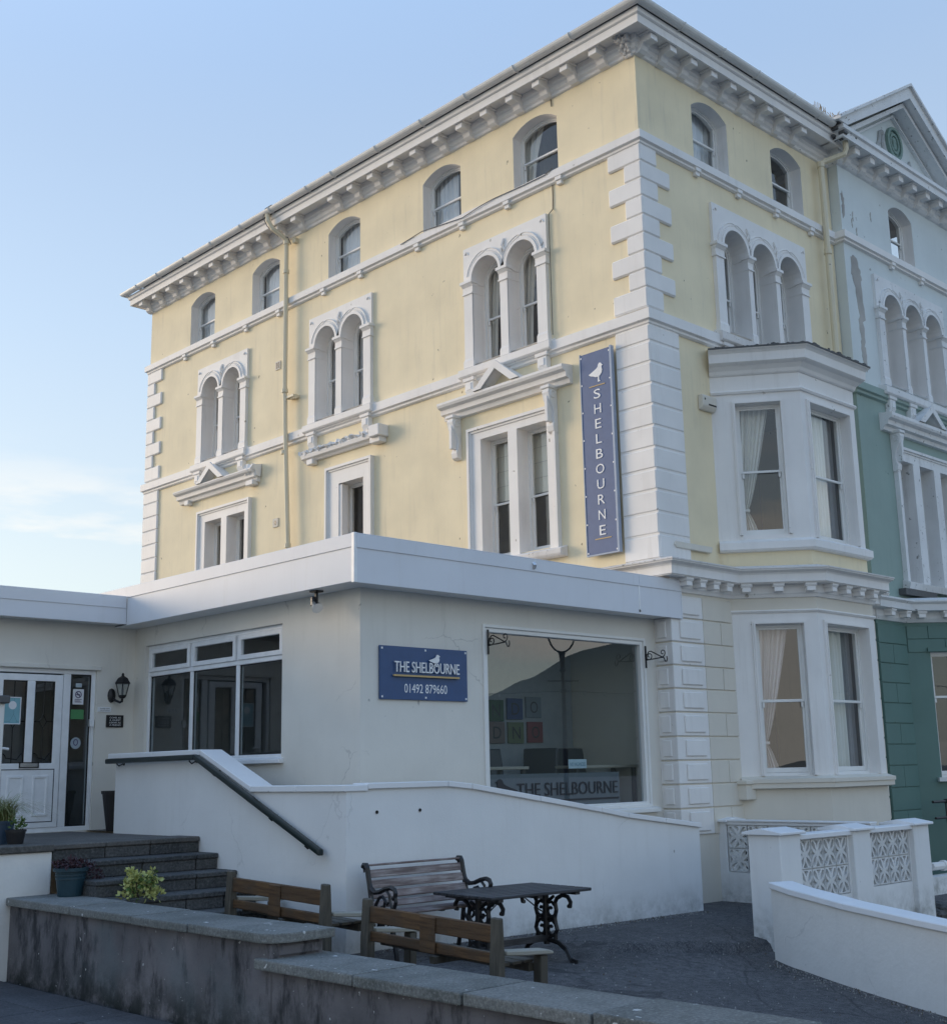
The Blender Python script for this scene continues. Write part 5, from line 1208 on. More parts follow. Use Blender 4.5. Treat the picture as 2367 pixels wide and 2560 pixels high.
def make_bench():
    t = thing('garden_bench', (0, 0, 0), 'weathered slatted bench with scrolled black iron ends against the white ramp wall', 'bench')
    for x in (.03, 1.27):
        mb = MB(); bench_end(mb, x); O('iron_end', mb, m_black, t)
    back = [((.045, .865), (.012, .875)), ((.0, .815), (-.01, .76)), ((-.025, .735), (-.04, .68)), ((-.05, .655), (-.075, .60))]
    prof = [(.048, .872), (-.008, .875, -.02, .81)]
    def slat(a0, b0, a1, b1, th):
        n_ = Vector((-(b1-b0), a1-a0)).normalized()*th
        mb = MB(); P_ = []
        for x in (.01, 1.29):
            P_ += [(x, a0, b0), (x, a1, b1), (x, a1+n_.x, b1+n_.y), (x, a0+n_.x, b0+n_.y)]
        mb.add(P_, [(0, 1, 2, 3), (7, 6, 5, 4), (0, 4, 5, 1), (1, 5, 6, 2), (2, 6, 7, 3), (3, 7, 4, 0)]); O('slat', mb, m_slat, t, bevel=.006)
    slat(.05, .868, .005, .872, -.022); slat(-.004, .84, -.022, .765, .022); slat(-.03, .742, -.052, .665, .022); slat(-.062, .642, -.088, .57, .022); slat(-.1, .55, -.13, .49, .022)
    for a in (-.15, -.235, -.32, -.405): slat(a, .462, a-.07, .462, .022)
    mb = MB(); mb.box(W, .6, .64, -.46, -.12, .43, .448); O('seat_batten', mb, m_black, t)
    return t
bn = make_bench(); bn.location = (-6.28, -.98, gz(-5.7, -1.2)); bn.rotation_euler = (0, 0, radians(-2))
def make_table():
    t = thing('garden_table', (0, 0, 0), 'dark slatted garden table on scrolled black iron legs', 'table')
    L, D, H = 1.31, .93, .72
    for i in range(8):
        y0 = -D/2+i*D/8; mb = MB(); mb.box(W, -L/2, L/2, y0+.007, y0+D/8-.007, H-.03, H); O('slat', mb, m_slatdark, t, bevel=.006)
    mb = MB()
    for x in (-.5, .0, .5): mb.box(W, x-.03, x+.03, -D/2+.05, D/2-.05, H-.06, H-.031)
    O('top_batten', mb, m_slatdark, t)
    for x in (-.44, .44):
        mb = MB(); r = .022; Q = lambda pts: [(x, a, b) for a, b in pts]
        mb.tube(Q([(0, H-.06), (0, .16)]), r*1.5, 6)
        mb.tube(Q([(-.40, .0), (-.36, .03), (-.29, .13), (-.17, .19), (0, .21), (.17, .19), (.29, .13), (.36, .03), (.40, .0)]), r*1.15, 6)
        for s in (-1, 1):
            mb.tube(Q([(s*.36, .0), (s*.42, .0), (s*.425, .03), (s*.37, .04)]), r*1.1, 6)
            mb.tube(Q([(s*.135, .19), (s*.135, .27), (s*.16, .31), (s*.135, .38), (s*.13, .43), (s*.155, .50), (s*.14, .57), (s*.17, .615), (s*.25, .65), (s*.33, .64), (s*.37, .59), (s*.36, .545), (s*.335, .55)]), r, 6)
            for zc in (.31, .49):
                mb.tube(Q([(s*a, b) for a, b in [(.125, zc+.055), (.09, zc+.085), (.045, zc+.075)]]), r*.7, 5)
                mb.tube(Q([(s*(.085+p), q) for p, q in spiral((-.012, zc), .066, .02, -.6, -5.4, 16)]), r*.75, 5)
                mb.tube(Q([(s*.02, zc-.09), (s*.06, zc-.075), (s*.12, zc-.06)]), r*.7, 5)
            mb.tube(Q([(s*.02, .57), (s*.07, .60), (s*.12, .63)]), r*.8, 5); mb.tube(Q([(s*.05, .21), (s*.06, .25), (s*.03, .28)]), r*.7, 5)
        O('iron_leg', mb, m_black, t)
    mb = MB(); mb.box(W, -.44, .44, -.03, .03, .19, .25); mb.tube([(-.1, 0, H-.05), (-.35, .0, .50), (-.43, 0, .47)], .007, 4); mb.tube([(.1, 0, H-.05), (.35, 0, .50), (.43, 0, .46)], .007, 4); O('stretcher', mb, m_slatdark, t)
    return t
tb = make_table(); tb.location = (-5.10, -1.86, .005); tb.rotation_euler = (0, 0, radians(-5))
def make_wood_bench(label):
    """back at x=0 facing +x, from y=0 to y=-1.62"""
    t = thing('timber_bench', (0, 0, 0), label, 'bench', 'brown timber benches behind the boundary wall'); Lb = 1.62
    for y, s in ((0, 1), (-Lb, -1)):
        a, b = (y-.055, y+.045) if s > 0 else (y-.045, y+.055)
        mb = MB(); mb.prism(Fr((0, 0), (1, 0), (0, 1)), [(-.03, 0), (.06, 0), (.055, .42), (.03, .76), (-.02, .76), (-.035, .42)], a, b); O('post', mb, m_woodg, t, bevel=.008)
        mb = MB(); mb.box(W, .48, .57, a+.005, b-.005, 0, .42); O('front_leg', mb, m_woodg, t, bevel=.008)
        mb = MB(); mb.prism(Fr((0, 0), (1, 0), (0, 1)), [(.06, .47), (.06, .505), (.56, .465), (.61, .45), (.63, .43), (.60, .425), (.3, .445)], a-.012, b+.012); O('arm_rail', mb, m_woodp, t, bevel=.008)
    mb = MB(); mb.box(W, -.005, .028, -Lb+.045, -.045, .56, .70); O('back_rail', mb, m_woodb, t, bevel=.008)
    mb = MB(); mb.box(W, .005, .035, -Lb+.045, -.045, .40, .485); O('back_rail', mb, m_woodb, t, bevel=.006)
    mb = MB(); mb.box(W, -.022, -.004, -Lb/2-.10, -Lb/2+.09, .395, .69); O('centre_board', mb, m_woodb, t, bevel=.006)
    for x in (.11, .25, .39):
        mb = MB(); mb.box(W, x, x+.11, -Lb+.06, -.06, .36, .385); O('seat_slat', mb, m_woodg, t, bevel=.006)
    mb = MB(); mb.box(W, .05, .5, -Lb/2-.03, -Lb/2+.03, .30, .359); mb.box(W, .44, .50, -Lb+.06, -.06, .29, .355); O('seat_rail', mb, m_woodg, t)
    return t
wb = make_wood_bench('brown timber bench with a centre board, nearer the street in front of the iron table')
wb.location = (-7.02, -1.90, gz(-7, -2.6)-.02); wb.rotation_euler = (radians(2.2), 0, radians(1.0))
wb2 = dup(wb, (-7.0, .33, gz(-7, -.4)+.03), radians(-.5), 'brown timber bench nearer the stone steps with its end beside the ramp wall corner')
wb2.rotation_euler[0] = radians(1.8)

# grit, moss and leaf litter gathered along the wall feet
rg = random.Random(31); mb = MB(); ml = MB()
for k in range(1500):
    e_ = rg.random()
    if e_ < .45: x = rg.uniform(-6.1, -.5); y = YR-abs(rg.gauss(0, .10))-.01
    elif e_ < .75: x = rg.uniform(-8.0, -1.5); y = rg.uniform(-5.5, -.9)
    else:
        t_ = rg.random(); x = -2.45-1.05*t_**.8-abs(rg.gauss(0, .12))-.02; y = -3.12-3.2*t_
    s = rg.uniform(.004, .013); z = surf(x, y); tgt_ = ml if rg.random() < .25 else mb
    tgt_.add([(x-s, y, z+.001), (x, y-s, z+.001), (x+s, y+s*.3, z+.002), (x, y, z+s*1.3)], [(0, 1, 3), (1, 2, 3), (2, 0, 3), (0, 2, 1)])
O('grit', mb, plain('pale_grit', (.30, .29, .27), .9), None, 'stuff'); O('leaf_litter', ml, plain('brown_litter', (.10, .07, .04), .9), None, 'stuff')
# ------------------------------------------------------------------ breeze block screen walls and the near white wall
def breeze_mesh(w, h, d):
    """pierced screen block: a square plate with four leaf shaped and four triangular holes"""
    mb = MB(); n = 72; e0 = .97; sgs = []
    for i in range(n):
        th = 2*pi*i/n; E = e0/max(abs(cos(th)), abs(sin(th))); dg = abs(((th-pi/4) % (pi/2)+pi/4) % (pi/2)-pi/4); cd = pi/4-dg
        # dg: angle from the nearest diagonal, cd: from the nearest axis
        wl_, wt = radians(15), radians(21)
        if dg < wl_:
            q = sqrt(1-(dg/wl_)**2); sgs.append((E, .70-.46*q, .70+.46*q))
        elif cd < wt:
            sgs.append((E, min(.90/cos(cd), .40+.52*cd/wt), .90/cos(cd)))
        else: sgs.append((E, .7, .7))
    def pt(th, r, y): return (r*cos(th)*w/2*1.0, y, h/2+r*sin(th)*h/2*1.0)
    for i in range(n):
        a, b = 2*pi*i/n, 2*pi*(i+1)/n; (E0, p0, q0), (E1, p1_, q1) = sgs[i], sgs[(i+1) % n]
        for y, s in ((0, 1), (d, -1)):
            mb.add([pt(a, .02, y), pt(a, p0, y), pt(b, p1_, y), pt(b, .02, y)], [(0, 1, 2, 3)])
            mb.add([pt(a, q0, y), pt(a, E0, y), pt(b, E1, y), pt(b, q1, y)], [(0, 1, 2, 3)])
        if q0-p0 > 1e-4 or q1-p1_ > 1e-4:
            for r0, r1 in ((p0, p1_), (q0, q1)): mb.add([pt(a, r0, 0), pt(b, r1, 0), pt(b, r1, d), pt(a, r0, d)], [(0, 1, 2, 3)])
    mb.lathe((0, 0, 0), [(0, 0), (.03*w, 0), (.03*w, .001)], 8, False); k = 24; mb.v[-k:] = [(x_, -.001+z_, h/2+y_) for x_, y_, z_ in mb.v[-k:]]
    mb.ring(W, [(-w/2, 0), (w/2, 0), (w/2, h), (-w/2, h)], [(-w/2*e0, h/2-h/2*e0), (w/2*e0, h/2-h/2*e0), (w/2*e0, h/2+h/2*e0), (-w/2*e0, h/2+h/2*e0)], .012, d)
    return mesh_of('breeze_block', mb, recalc=False)
bz = thing('breeze_block_screen', (-.5, -3, 0), 'white pierced block screen wall with capped piers in front of the lower bay', 'wall')
FB = Fr((0, -3.0), (1, 0), (0, 1))
def pier(x0, x1, y0, y1, z0, z1, parent, mat=m_white):
    mb = MB(); mb.box(W, x0, x1, y0, y1, z0, z1); p = O('pier', mb, mat, parent, bevel=.008)
    mb = MB(); mb.prism_u(W, [(y0-.05, z1), (y1+.05, z1), (y1+.05, z1+.03), ((y0+y1)/2, z1+.075), (y0-.05, z1+.03)], x0-.05, x1+.05); O('pier_cap', mb, m_cope, p, bevel=.006)
pier(-2.02, -1.60, -3.0, -2.58, -.5, 1.125, bz); pier(-.44, -.04, -3.0, -2.6, -.5, 1.10, bz); pier(1.05, 1.46, -3.0, -2.6, -.5, 1.10, bz)
bm1 = breeze_mesh(.262, .325, .07); bm1.materials.append(m_white)
for (x0, x1, n, zb) in ((-1.60, -.44, 4, .39), (-.04, 1.05, 4, .42)):
    mb = MB(); mb.box(W, x0, x1, -2.93, -2.78, -.5, zb-.005); O('base_wall', mb, m_white, bz)
    mb = MB(); w = n*.2645+.0; a = x0+(.07 if x0 < -1 else .02); mb.box(W, x0, a, -2.93, -2.81, zb-.005, 1.05); O('end_strip', mb, m_white, bz); mb = MB(); mb.box(W, a+w, x1, -2.93, -2.81, zb-.005, 1.05); O('end_strip', mb, m_white, bz)
    mb = MB(); mb.box(W, x0, x1, -2.99, -2.75, 1.052, 1.115); O('coping', mb, m_cope, bz, bevel=.01)
    for i in range(n):
        for j in range(2): put('breeze_block', bm1, None, (a+.2645*(i+.5), -2.92, zb+.328*j), bz)
bk = thing('rear_breeze_block_screen', (.8, -.8, 0), 'white pierced block screen running back to the house behind the capped pier', 'wall')
mb = MB(); mb.box(W, .80, 1.2, -.30, .16, -.2, 1.11); p_ = O('pier', mb, m_white, bk, bevel=.008)
mb = MB(); mb.prism_u(Fr((0, 0), (0, 1), (1, 0)), [(.75, 1.11), (1.25, 1.11), (1.25, 1.14), (1.0, 1.175), (.75, 1.14)], -.34, .2); O('pier_cap', mb, m_cope, p_, bevel=.006)
bm2 = breeze_mesh(.325, .315, .07); bm2.materials.append(m_white)
mb = MB(); mb.box(W, .80, .95, -2.55, -.302, -.3, .43); O('base_wall', mb, m_white, bk)
mb = MB(); mb.box(W, .80, .95, -2.55, -.302, 1.075, 1.12); mb.box(W, .78, .97, -2.55, -.302, 1.12, 1.145); O('coping', mb, m_cope, bk, bevel=.006)
for i in range(6):
    for j in range(2): put('breeze_block', bm2, None, (.815, -.48-.335*i, .437+.32*j), bk, pi/2+pi)
# near curved wall
cw = thing('curved_white_wall', (-2.9, -4.5, 0), 'low rough white wall with a painted coping curving out towards the street', 'wall')
pts = [(-2.44, -3.12), (-2.60, -3.46), (-2.76, -3.84), (-2.92, -4.26), (-3.06, -4.70), (-3.20, -5.18), (-3.33, -5.7), (-3.45, -6.3), (-3.55, -7.0), (-3.62, -8.0)]
base = [-.20, -.24, -.27, -.31, -.34, -.375, -.41, -.45, -.49, -.55]
def cwall(o0, o1, zf0, zf1, i0, i1):
    mb = MB(); P_ = []; n = 0
    V = [Vector(p) for p in pts]
    for i in range(i0, i1+1):
        d = (V[min(i+1, len(V)-1)]-V[max(i-1, 0)]).normalized(); nn = Vector((d.y, -d.x))
        for o, z in ((o0, zf0(i)), (o0, zf1(i)), (o1, zf1(i)), (o1, zf0(i))):
            q = V[i]+nn*o; P_.append((q.x, q.y, z))
        n += 1
    f = [(k*4+a, k*4+(a+1) % 4, (k+1)*4+(a+1) % 4, (k+1)*4+a) for k in range(n-1) for a in range(4)]+[(0, 1, 2, 3), ((n-1)*4+3, (n-1)*4+2, (n-1)*4+1, (n-1)*4)]
    mb.add(P_, f); return mb
O('wall_body', cwall(0, -.24, lambda i: base[i]-.3, lambda i: base[i]+.80, 0, 9), m_white2, cw)
for a, b in ((0, 3), (3, 6), (6, 9)): O('coping_stone', cwall(.03, -.27, lambda i: base[i]+.80, lambda i: base[i]+.865, a, b), m_cope, cw, bevel=.008)

# ------------------------------------------------------------------ neighbouring mint and green townhouse
tn = thing('green_townhouse', (5.76, -.2, 0), 'mint and sage green terraced house with a peeling white gable pediment', 'building')
TX, TY = 5.78, -.20; T_ = Fr((0, TY), (1, 0), (0, 1)); TS = Fr((TX, 0), (0, 1), (1, 0)); TR = 10.6; GC = 8.15
t_top = [(GC-.48, GC+.48, 11.68, 12.66, .18)]
t_arch = [(c-.34, c+.34, 8.9, 10.4, .34) for c in (GC-.83, GC, GC+.83)]
t_tall = [(7.12, 7.60, 5.15, 7.44, 0), (7.86, 8.44, 5.15, 7.44, 0), (8.70, 9.22, 5.15, 7.44, 0)]
mb = MB(); wall(mb, T_, TX, TR, 8.6, 13.3, t_top+t_arch); mb.quad(TS(TY, 0, 8.6), TS(6, 0, 8.6), TS(6, 0, 13.3), TS(TY, 0, 13.3)); O('upper_wall', mb, m_mint, tn, recalc=False)
mb = MB(); wall(mb, T_, TX, TR, 4.5, 8.6, t_tall); mb.quad(TS(TY, 0, 4.5), TS(6, 0, 4.5), TS(6, 0, 8.6), TS(TY, 0, 8.6)); O('middle_wall', mb, m_sage, tn, recalc=False)
mb = MB(); wall(mb, T_, TX, 6.80, -1, 4.5, []); mb.quad(TS(TY, 0, -1), TS(6, 0, -1), TS(6, 0, 4.5), TS(TY, 0, 4.5))
tb_ = [(6.80, TY), (7.78, -1.1), (9.4, -1.1), (10.3, TY)]
opb = [(.42, 1.06, 1.62, 3.82, 0)]
for i in range(3):
    F_, L_ = bay_frame(tb_[i], tb_[i+1]); wall(mb, F_, 0, L_, -1, 4.5, opb if i == 0 else ([(.3, 1.32, 1.62, 3.82, 0)] if i == 1 else []))
O('lower_wall', mb, m_green, tn, recalc=False)
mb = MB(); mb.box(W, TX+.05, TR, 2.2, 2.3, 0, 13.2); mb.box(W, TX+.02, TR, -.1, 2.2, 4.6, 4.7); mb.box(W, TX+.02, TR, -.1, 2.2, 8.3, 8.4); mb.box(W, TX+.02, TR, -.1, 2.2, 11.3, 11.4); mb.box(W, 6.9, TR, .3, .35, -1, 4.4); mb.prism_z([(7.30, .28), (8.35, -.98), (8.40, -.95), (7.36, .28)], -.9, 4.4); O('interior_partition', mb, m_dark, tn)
# channelled masonry
zc = [4.30, 3.95, 3.60, 3.26, 2.91, 2.56, 2.20, 1.84, 1.47, 1.08, .7]
for i in range(10):
    xs = [TX+.0, 6.79] if i % 2 == 0 else [TX, 6.28, 6.79]
    for a, b in zip(xs[:-1], xs[1:]):
        mb = MB(); mb.box(W, a+.006, b-.006, TY-.02, TY+.01, zc[i+1]+.008, zc[i]-.008); O('channelled_stone', mb, m_green, tn, bevel=.005)
F_, L_ = bay_frame(tb_[0], tb_[1])
for i in range(2):
    for a, b in ((.02, .40), (.41, .90), (.91, 1.3)) if i == 0 else ((.02, .7), (.71, 1.3)):
        mb = MB(); mb.box(F_, a, b, -.018, .01, 4.30-.24*(i+1)+.006, 4.30-.24*i-.006); O('channelled_stone', mb, m_green, tn, bevel=.005)
# trim
tp = [(TX, 3), (TX, TY), (TR, TY)]
mb = MB(); mb.sweep(tp, [(-.02, 11.675), (.055, 11.645), (.10, 11.63), (.10, 11.5), (.07, 11.488), (.055, 11.48), (.055, 11.445), (-.02, 11.42)]); O('string_course', mb, m_trim, tn)
mb = MB(); mb.sweep(tp, [(-.02, 8.74), (.055, 8.72), (.10, 8.70), (.10, 8.57), (.07, 8.555), (.055, 8.55), (.055, 8.50), (-.02, 8.47)]); O('string_course', mb, m_sage, tn)
mb = MB(); mb.sweep([(TX+.05, 1.5), (TX, TY), (TR+1, TY)], [(-.02, 13.52), (.46, 13.50), (.46, 13.42), (.42, 13.40), (.42, 13.27), (.38, 13.27), (.38, 13.30), (.12, 13.30), (.12, 13.18), (.085, 13.15), (.085, 13.07), (.04, 13.02), (-.02, 12.99)]); O('cornice', mb, m_trim2, tn)
for i in range(10): put('cornice_bracket', modi, None, (5.98+.56*i, TY, .03), tn)
put('cornice_bracket', modi, None, (TX, .12, .03), tn, -pi/2)
for x in (7.55, 8.75): put('corbel', corb, None, (x, TY, .0), tn)
sash_window(T_, tn, t_top[0], .21, None, rail=.5)
for o in t_arch: sash_window(T_, tn, o, .255, None, rev_from=-.06, rail=.42)
for o in t_tall: sash_window(T_, tn, o, .22, None, rail=.5)
arch_surround(T_, tn, t_arch, GC-1.4, GC+1.4, 8.84, 11.06, m_trim2)
sill_with_corbels(T_, tn, GC-1.5, GC+1.5, 8.80, m_trim2, (GC-1.22, GC-.42, GC+.42, GC+1.22))
architrave(T_, tn, 6.93, 9.42, 5.1, 7.70, t_tall, m_trim2)
hood(T_, tn, 6.55, 9.75, 7.98, 8.26, 8.62, m_trim2)
mb = MB(); mb.prism_u(T_, [(-.16, 5.10), (0, 5.15), (0, 4.98), (-.13, 4.98)], 6.88, 9.5); O('window_sill', mb, m_trim2, tn)
mb = MB(); mb.box(T_, 6.7, 7.9, -.14, 0, 4.86, 4.975); O('sooty_ledge', mb, m_lead, tn)
tlow = [(TX, 2), (TX, TY)]+tb_[:3]
mb = MB(); mb.sweep(tlow, [(-.1, 4.82), (.05, 4.80), (.30, 4.73), (.30, 4.70), (.25, 4.66), (.24, 4.55), (.22, 4.55), (.06, 4.54), (.06, 4.42), (.03, 4.36), (-.02, 4.35)]); O('lower_cornice', mb, m_trim2, tn)
for x in (6.05, 6.6): put('dentil', dent, None, (x, TY, -.015), tn)
for q in (.2, .55, .9): put('dentil', dent, None, (6.80+.98*q, TY-.9*q, -.015), tn, atan2(-.9, .98))
wv = sash_window(F_, tn, opb[0], .10, None, rail=.64)
F2_, L2_ = bay_frame(tb_[1], tb_[2]); sash_window(F2_, tn, (.3, 1.32, 1.62, 3.82, 0), .10, None, rail=.6)
mb = MB(); mb.box(F_, .36, 1.12, -.06, .02, 3.83, 3.90); O('window_lintel', mb, m_green, tn)
mb = MB(); mb.box(F_, .34, 1.14, -.09, .02, 1.55, 1.62); O('window_sill', mb, m_trim2, tn)
# gable pediment
ap, zb = 15.36, 13.52; hw = 3.03
def rake(o, d0, d1, th, mat, nm):
    mb = MB()
    for s in (-1, 1):
        mb.prism(T_, [(GC+s*hw, zb+o), (GC, ap+o), (GC, ap+o-th*1.18), (GC+s*(hw-th*1.6), zb+o)] if o == 0 else [(GC+s*(hw+.0), zb+o-.0), (GC, ap+o), (GC, ap+o-th), (GC+s*hw, zb+o-th)], d0, d1)
    return O(nm, mb, mat, tn)
rake(0, -.46, 0, .22, m_trim2, 'raking_cornice'); rake(.06, -.52, .1, .06, m_trim2, 'gable_coping')
mb = MB()
for s in (-1, 1): mb.prism(T_, [(GC+s*(hw-.42), zb-.02), (GC, ap-.30), (GC, ap-.40), (GC+s*(hw-.60), zb-.02)], -.30, 0); mb.prism(T_, [(GC+s*(hw-.72), zb-.02), (GC, ap-.47), (GC, ap-.52), (GC+s*(hw-.80), zb-.02)], -.07, 0)
O('raking_moulding', mb, m_trim2, tn)
mb = MB(); mb.prism(T_, [(GC-hw+.3, zb-.03), (GC+hw-.3, zb-.03), (GC, ap-.2)], 0, .2); O('tympanum', mb, m_mint, tn)
mb = MB(); n_ = 24
def ell(rx, rz): return [(GC+rx*cos(2*pi*i/n_), 14.26+rz*sin(2*pi*i/n_)) for i in range(n_)]
mb.ring(T_, ell(.31, .36), ell(.24, .29), -.07, 0); mb.ring(T_, ell(.19, .23), ell(.14, .17), -.06, 0); mb.prism(T_, ell(.24, .29), -.025, 0); md_ = O('roundel', mb, m_medal, tn, bevel=.008)
mb = MB(); mb.prism(T_, [(GC-.07, 14.13), (GC+.05, 14.12), (GC+.08, 14.22), (GC+.05, 14.27), (GC+.09, 14.31), (GC+.04, 14.40), (GC-.05, 14.41), (GC-.09, 14.33), (GC-.05, 14.24)], -.055, -.02); O('roundel_relief', mb, m_medal, md_, bevel=.015)
mb = MB()
mb.tube([T_(GC-1.05, -.01, 13.93), T_(GC-.9, -.02, 13.88), T_(GC-.72, -.02, 13.95), T_(GC-.62, -.02, 14.1), T_(GC-.56, -.02, 14.32), T_(GC-.48, -.01, 14.38), T_(GC-.42, -.01, 14.3), T_(GC-.48, -.01, 14.12), T_(GC-.44, -.01, 13.95)], .05, 5); m_bp = paint('bare_plaster', (.42, .43, .42), .15, .3, (.3, .3, .3), .3, bump=.4); O('plaster_remnant', mb, m_bp, tn); mb = MB(); mb.tube([T_(GC+.55, -.01, 13.9), T_(GC+.6, -.02, 14.05), T_(GC+.66, -.01, 13.9)], .04, 5)
O('plaster_remnant', mb, m_bp, tn)
mb = MB(); mb.add([(TX-.4, -.6, 13.55), (GC, -.6, 15.42), (GC, 6, 15.42), (TX-.4, 6, 13.55), (2*GC-TX+.4, -.6, 13.55), (2*GC-TX+.4, 6, 13.55)], [(0, 1, 2, 3), (1, 4, 5, 2)]); O('roof', mb, m_slate, tn)
# exposed plaster scars
def scar(F, pts, nm, d=-.006):
    rq = random.Random(len(pts)); q = []
    for (a, b) in zip(pts, pts[1:]+pts[:1]):
        for k in range(3): t = k/3; q.append((a[0]+(b[0]-a[0])*t+(rq.uniform(-.022, .022)), a[1]+(b[1]-a[1])*t+(rq.uniform(-.03, .03))))
    mb = MB(); mb.prism(F, q, d, .0); return O(nm, mb, m_scar, tn)
m_scar = paint('exposed_plaster', (.40, .38, .35), .25, .4, (.25, .24, .22), .5, (.6, .6, .6), .5, .9, 20.)
scar(T_, [(6.02, 11.2), (6.12, 11.26), (6.22, 11.25), (6.30, 11.0), (6.34, 10.9), (6.32, 10.7), (6.33, 10.4), (6.34, 10.0), (6.26, 9.96), (6.28, 9.75), (6.25, 9.5), (6.29, 9.3), (6.27, 9.0), (6.15, 9.2), (6.10, 9.4), (6.13, 9.6), (6.1, 9.9), (6.15, 10.1), (6.1, 10.5), (6.02, 10.75), (5.98, 10.95)], 'plaster_scar')
scar(T_, [(5.83, 12.45), (5.90, 12.5), (5.95, 12.35), (5.92, 12.1), (5.86, 11.95), (5.83, 12.1), (5.86, 12.25)], 'plaster_scar')
for x, z in ((6.15, 11.95), (6.2, 12.1), (6.9, 12.3), (6.3, 11.8)): scar(T_, [(x, z), (x+.025, z+.08), (x+.035, z), (x+.02, z-.1)], 'plaster_scar')
# gutter junction, weeds
mb = MB(); rg = random.Random(14)
for k in range(40):
    x, y, z = 5.2+rg.uniform(0, .75), -.55+rg.uniform(-.1, .5), 13.3+rg.uniform(-.02, .35); s = rg.uniform(.03, .08); mb.box(W, x-s, x+s, y-s, y+s, z-s*.5, z+s*.6)
O('rotted_eaves', mb, m_lead, tn, bevel=.01)
mb = MB()
for k in range(50):
    x = 5.42+rg.gauss(0, .06); y = -.5+rg.gauss(0, .05); h = rg.uniform(.08, .28); dx, dy = rg.gauss(0, .1), rg.gauss(0, .1); mb.tube([(x, y, 13.55), (x+dx*.4, y+dy*.4, 13.55+h*.6), (x+dx, y+dy, 13.55+h)], .006, 3)
for k in range(24):
    x = 4.85+rg.gauss(0, .15); h = rg.uniform(.05, .2); mb.tube([(x, -.5, 13.57), (x+rg.gauss(0, .05), -.5, 13.57+h)], .005, 3)
tag(O('gutter_weeds', mb, plain('dry_weed', (.30, .24, .16), .9)), 'tuft of dry weeds growing in the gutter where the two houses meet', 'weeds')
# railings, soil pipe, rubble by the neighbour
t = thing('railing', (6.4, -1.3, 0), 'black iron railing in front of the dark green lower bay', 'railing')
mb = MB(); mb.tube([(5.85, -.9, 1.235), (9.5, -.9, 1.235)], .025, 6); mb.box(W, 6.3, 6.5, -.93, -.87, 1.20, 1.27); O('top_rail', mb, m_black, t)
mb = MB(); mb.tube([(5.9, -.9, .97), (9.5, -.9, .97)], .022, 6); O('lower_rail', mb, m_black, t)
for i in range(7):
    mb = MB(); mb.tube([(6.3+.5*i, -.9, -.6), (6.3+.5*i, -.9, 1.22)], .014, 5); O('baluster', mb, m_black, t)
mb = MB(); mb.tube([(4.2, -1.6, .33), (6.5, -1.6, .30)], .06, 8); mb.lathe((0, 0, 0), [(.08, -.04), (.08, .04)], 10); mb.v[-20:] = [(4.6+z, -1.6+x, .325+y) for x, y, z in mb.v[-20:]]
tag(O('soil_pipe', mb, m_trim), 'pale horizontal drain pipe low behind the right hand pier', 'pipe')
t = thing('low_white_wall', (5, -1.7, 0), 'low white wall below the drain pipe beside the green house', 'wall'); mb = MB(); mb.box(W, 3.2, 7, -1.75, -1.55, -1, .2); O('wall_body', mb, m_white, t)
mb = MB(); rg = random.Random(6)
for k in range(18):
    x, y, z = 1.9+rg.uniform(0, .7), -2.9+rg.uniform(-.2, .5), -.35+rg.uniform(0, .35); s = rg.uniform(.08, .2); bm_ = MB(); bm_.box(W, -s, s, -s*.8, s*.8, -s*.6, s*.6); tf(bm_, Matrix.Translation((x, y, z)) @ Matrix.Rotation(rg.uniform(0, 3), 4, 'Z') @ Matrix.Rotation(rg.uniform(-.4, .4), 4, 'X')); mb.add(bm_.v, bm_.f)
tag(O('rubble_heap', mb, m_step, bevel=.04), 'heap of dark rubble stones at the foot of the right hand pier', 'rubble')

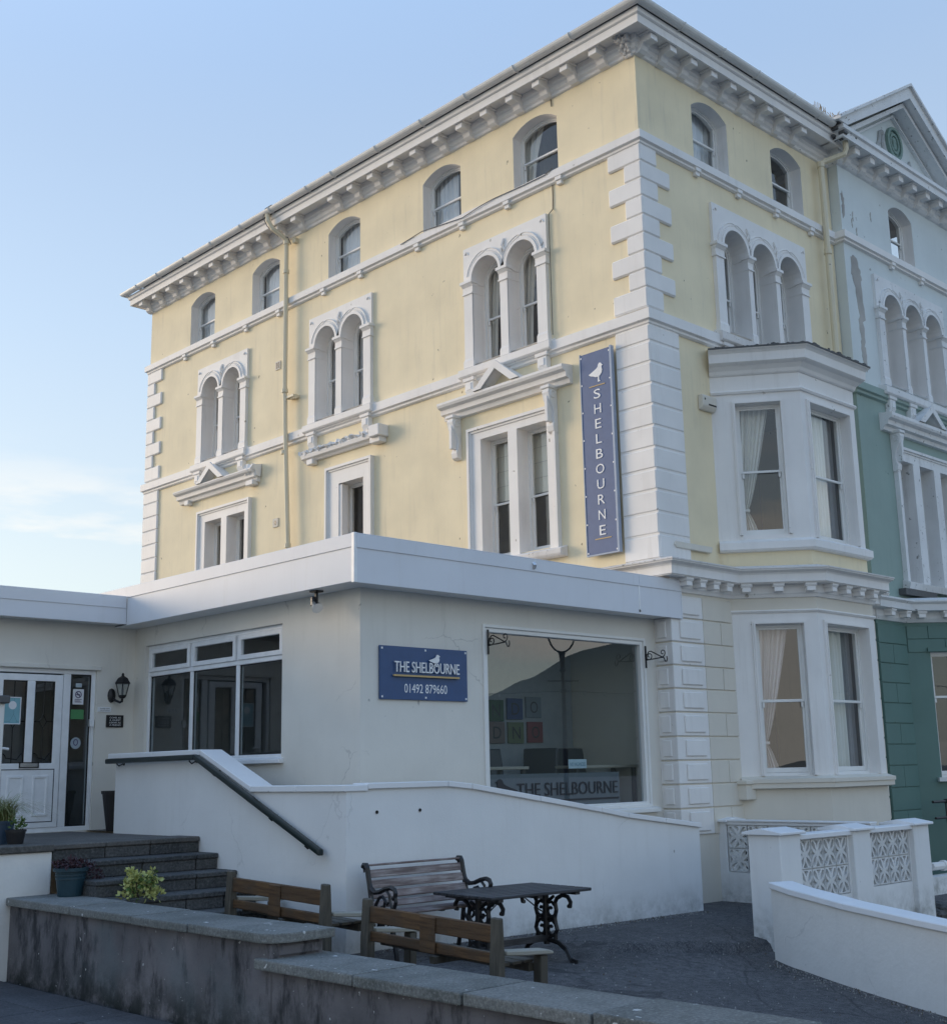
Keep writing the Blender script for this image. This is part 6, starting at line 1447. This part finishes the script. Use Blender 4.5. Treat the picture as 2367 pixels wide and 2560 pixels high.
# ------------------------------------------------------------------ what the shop window reflects: headland, lamp post, string lights
mb = MB(); prof = [(-75, 2.2), (-60, 3.0), (-52, 3.0), (-48, 3.3), (-45.6, 3.5), (-44.8, 3.9), (-43.9, 4.4), (-43.2, 4.45), (-42.6, 5.0), (-41.6, 5.45), (-40, 5.75), (-38, 5.95), (-34, 6.3), (-26, 6.0), (-18, 4.5), (-10, 3.0), (0, 1.6), (15, .5)]
R1, R2 = 620, 900; cx_, cy_ = -14.3, 11.2; P_ = []; n = len(prof)
def ip(a):
    for (a0, e0), (a1, e1) in zip(prof[:-1], prof[1:]):
        if a0 <= a <= a1: t = (a-a0)/(a1-a0); return e0+(e1-e0)*t
    return 0
NA, NR = 120, 10
for i in range(NA+1):
    a = -75+90*i/NA; e = ip(a)+.04*sin(a*.9)
    for j in range(NR+1):
        s = j/NR; R = 420+(R1-420)*s; h = math.tan(radians(e))*R1*(s**.8)*(1-.12*(1-s)*(1+sin(a*.4+s*9)))*(1 if s < 1 else 1)
        P_.append((cx_+R*cos(radians(a)), cy_+R*sin(radians(a)), -.9+h))
mb.add(P_, [(i*(NR+1)+j, i*(NR+1)+j+1, (i+1)*(NR+1)+j+1, (i+1)*(NR+1)+j) for i in range(NA) for j in range(NR)])
O('headland', mb, paint('headland_scrub', (.055, .065, .04), .4, 0, bump=0, vscale=.02), None, 'structure', smooth=True)
t = thing('lamp_post', (13.2, -13.6, -.9), 'tall black promenade lamp post with a ring bracket seen reflected in the shop window', 'street lamp')
lx, ly = 13.2, -13.6
mb = MB(); mb.lathe((lx, ly, -.9), [(.16, 0), (.16, .5), (.09, .6), (.07, 4.2), (.06, 5.0), (.09, 5.02), (.09, 5.1), (.06, 5.14), (.055, 5.6), (.12, 5.65), (.07, 5.75), (.09, 6.1), (.12, 6.2)], 12); mb.tube([(lx-.35, ly-.3, 4.45), (lx+.35, ly+.3, 4.45)], .025, 5); O('post', mb, m_black, t)
mb = MB(); mb.tube([(lx+.40*cos(a)*.75, ly+.40*cos(a)*.66, 5.85+.55*sin(a)) for a in [2*pi*i/20 for i in range(21)]], .03, 5); O('ring_bracket', mb, m_black, t)
t = thing('string_lights', (13.2, -13.6, 3.9), 'drooping line of festoon bulbs tied to the promenade lamp post', 'string lights')
mb = MB(); mb2 = MB()
for (ax, ay, az), (bx, by, bz_) in (((lx, ly, 4.15), (-3, -24, 4.6)), ((lx, ly, 4.15), (30, -4, 4.4))):
    pts_ = []
    for i in range(31):
        s = i/30; q = (ax+(bx-ax)*s, ay+(by-ay)*s, az+(bz_-az)*s-1.2*s*(1-s)); pts_.append(q)
        if i % 1 == 0: mb2.lathe((q[0], q[1], q[2]-.11), [(0, 0), (.04, .03), (.035, .07), (.015, .1)], 6, False)
    mb.tube(pts_, .012, 4)
O('wire', mb, m_black, t); O('bulb_row', mb2, m_bulb, t, kind='stuff')
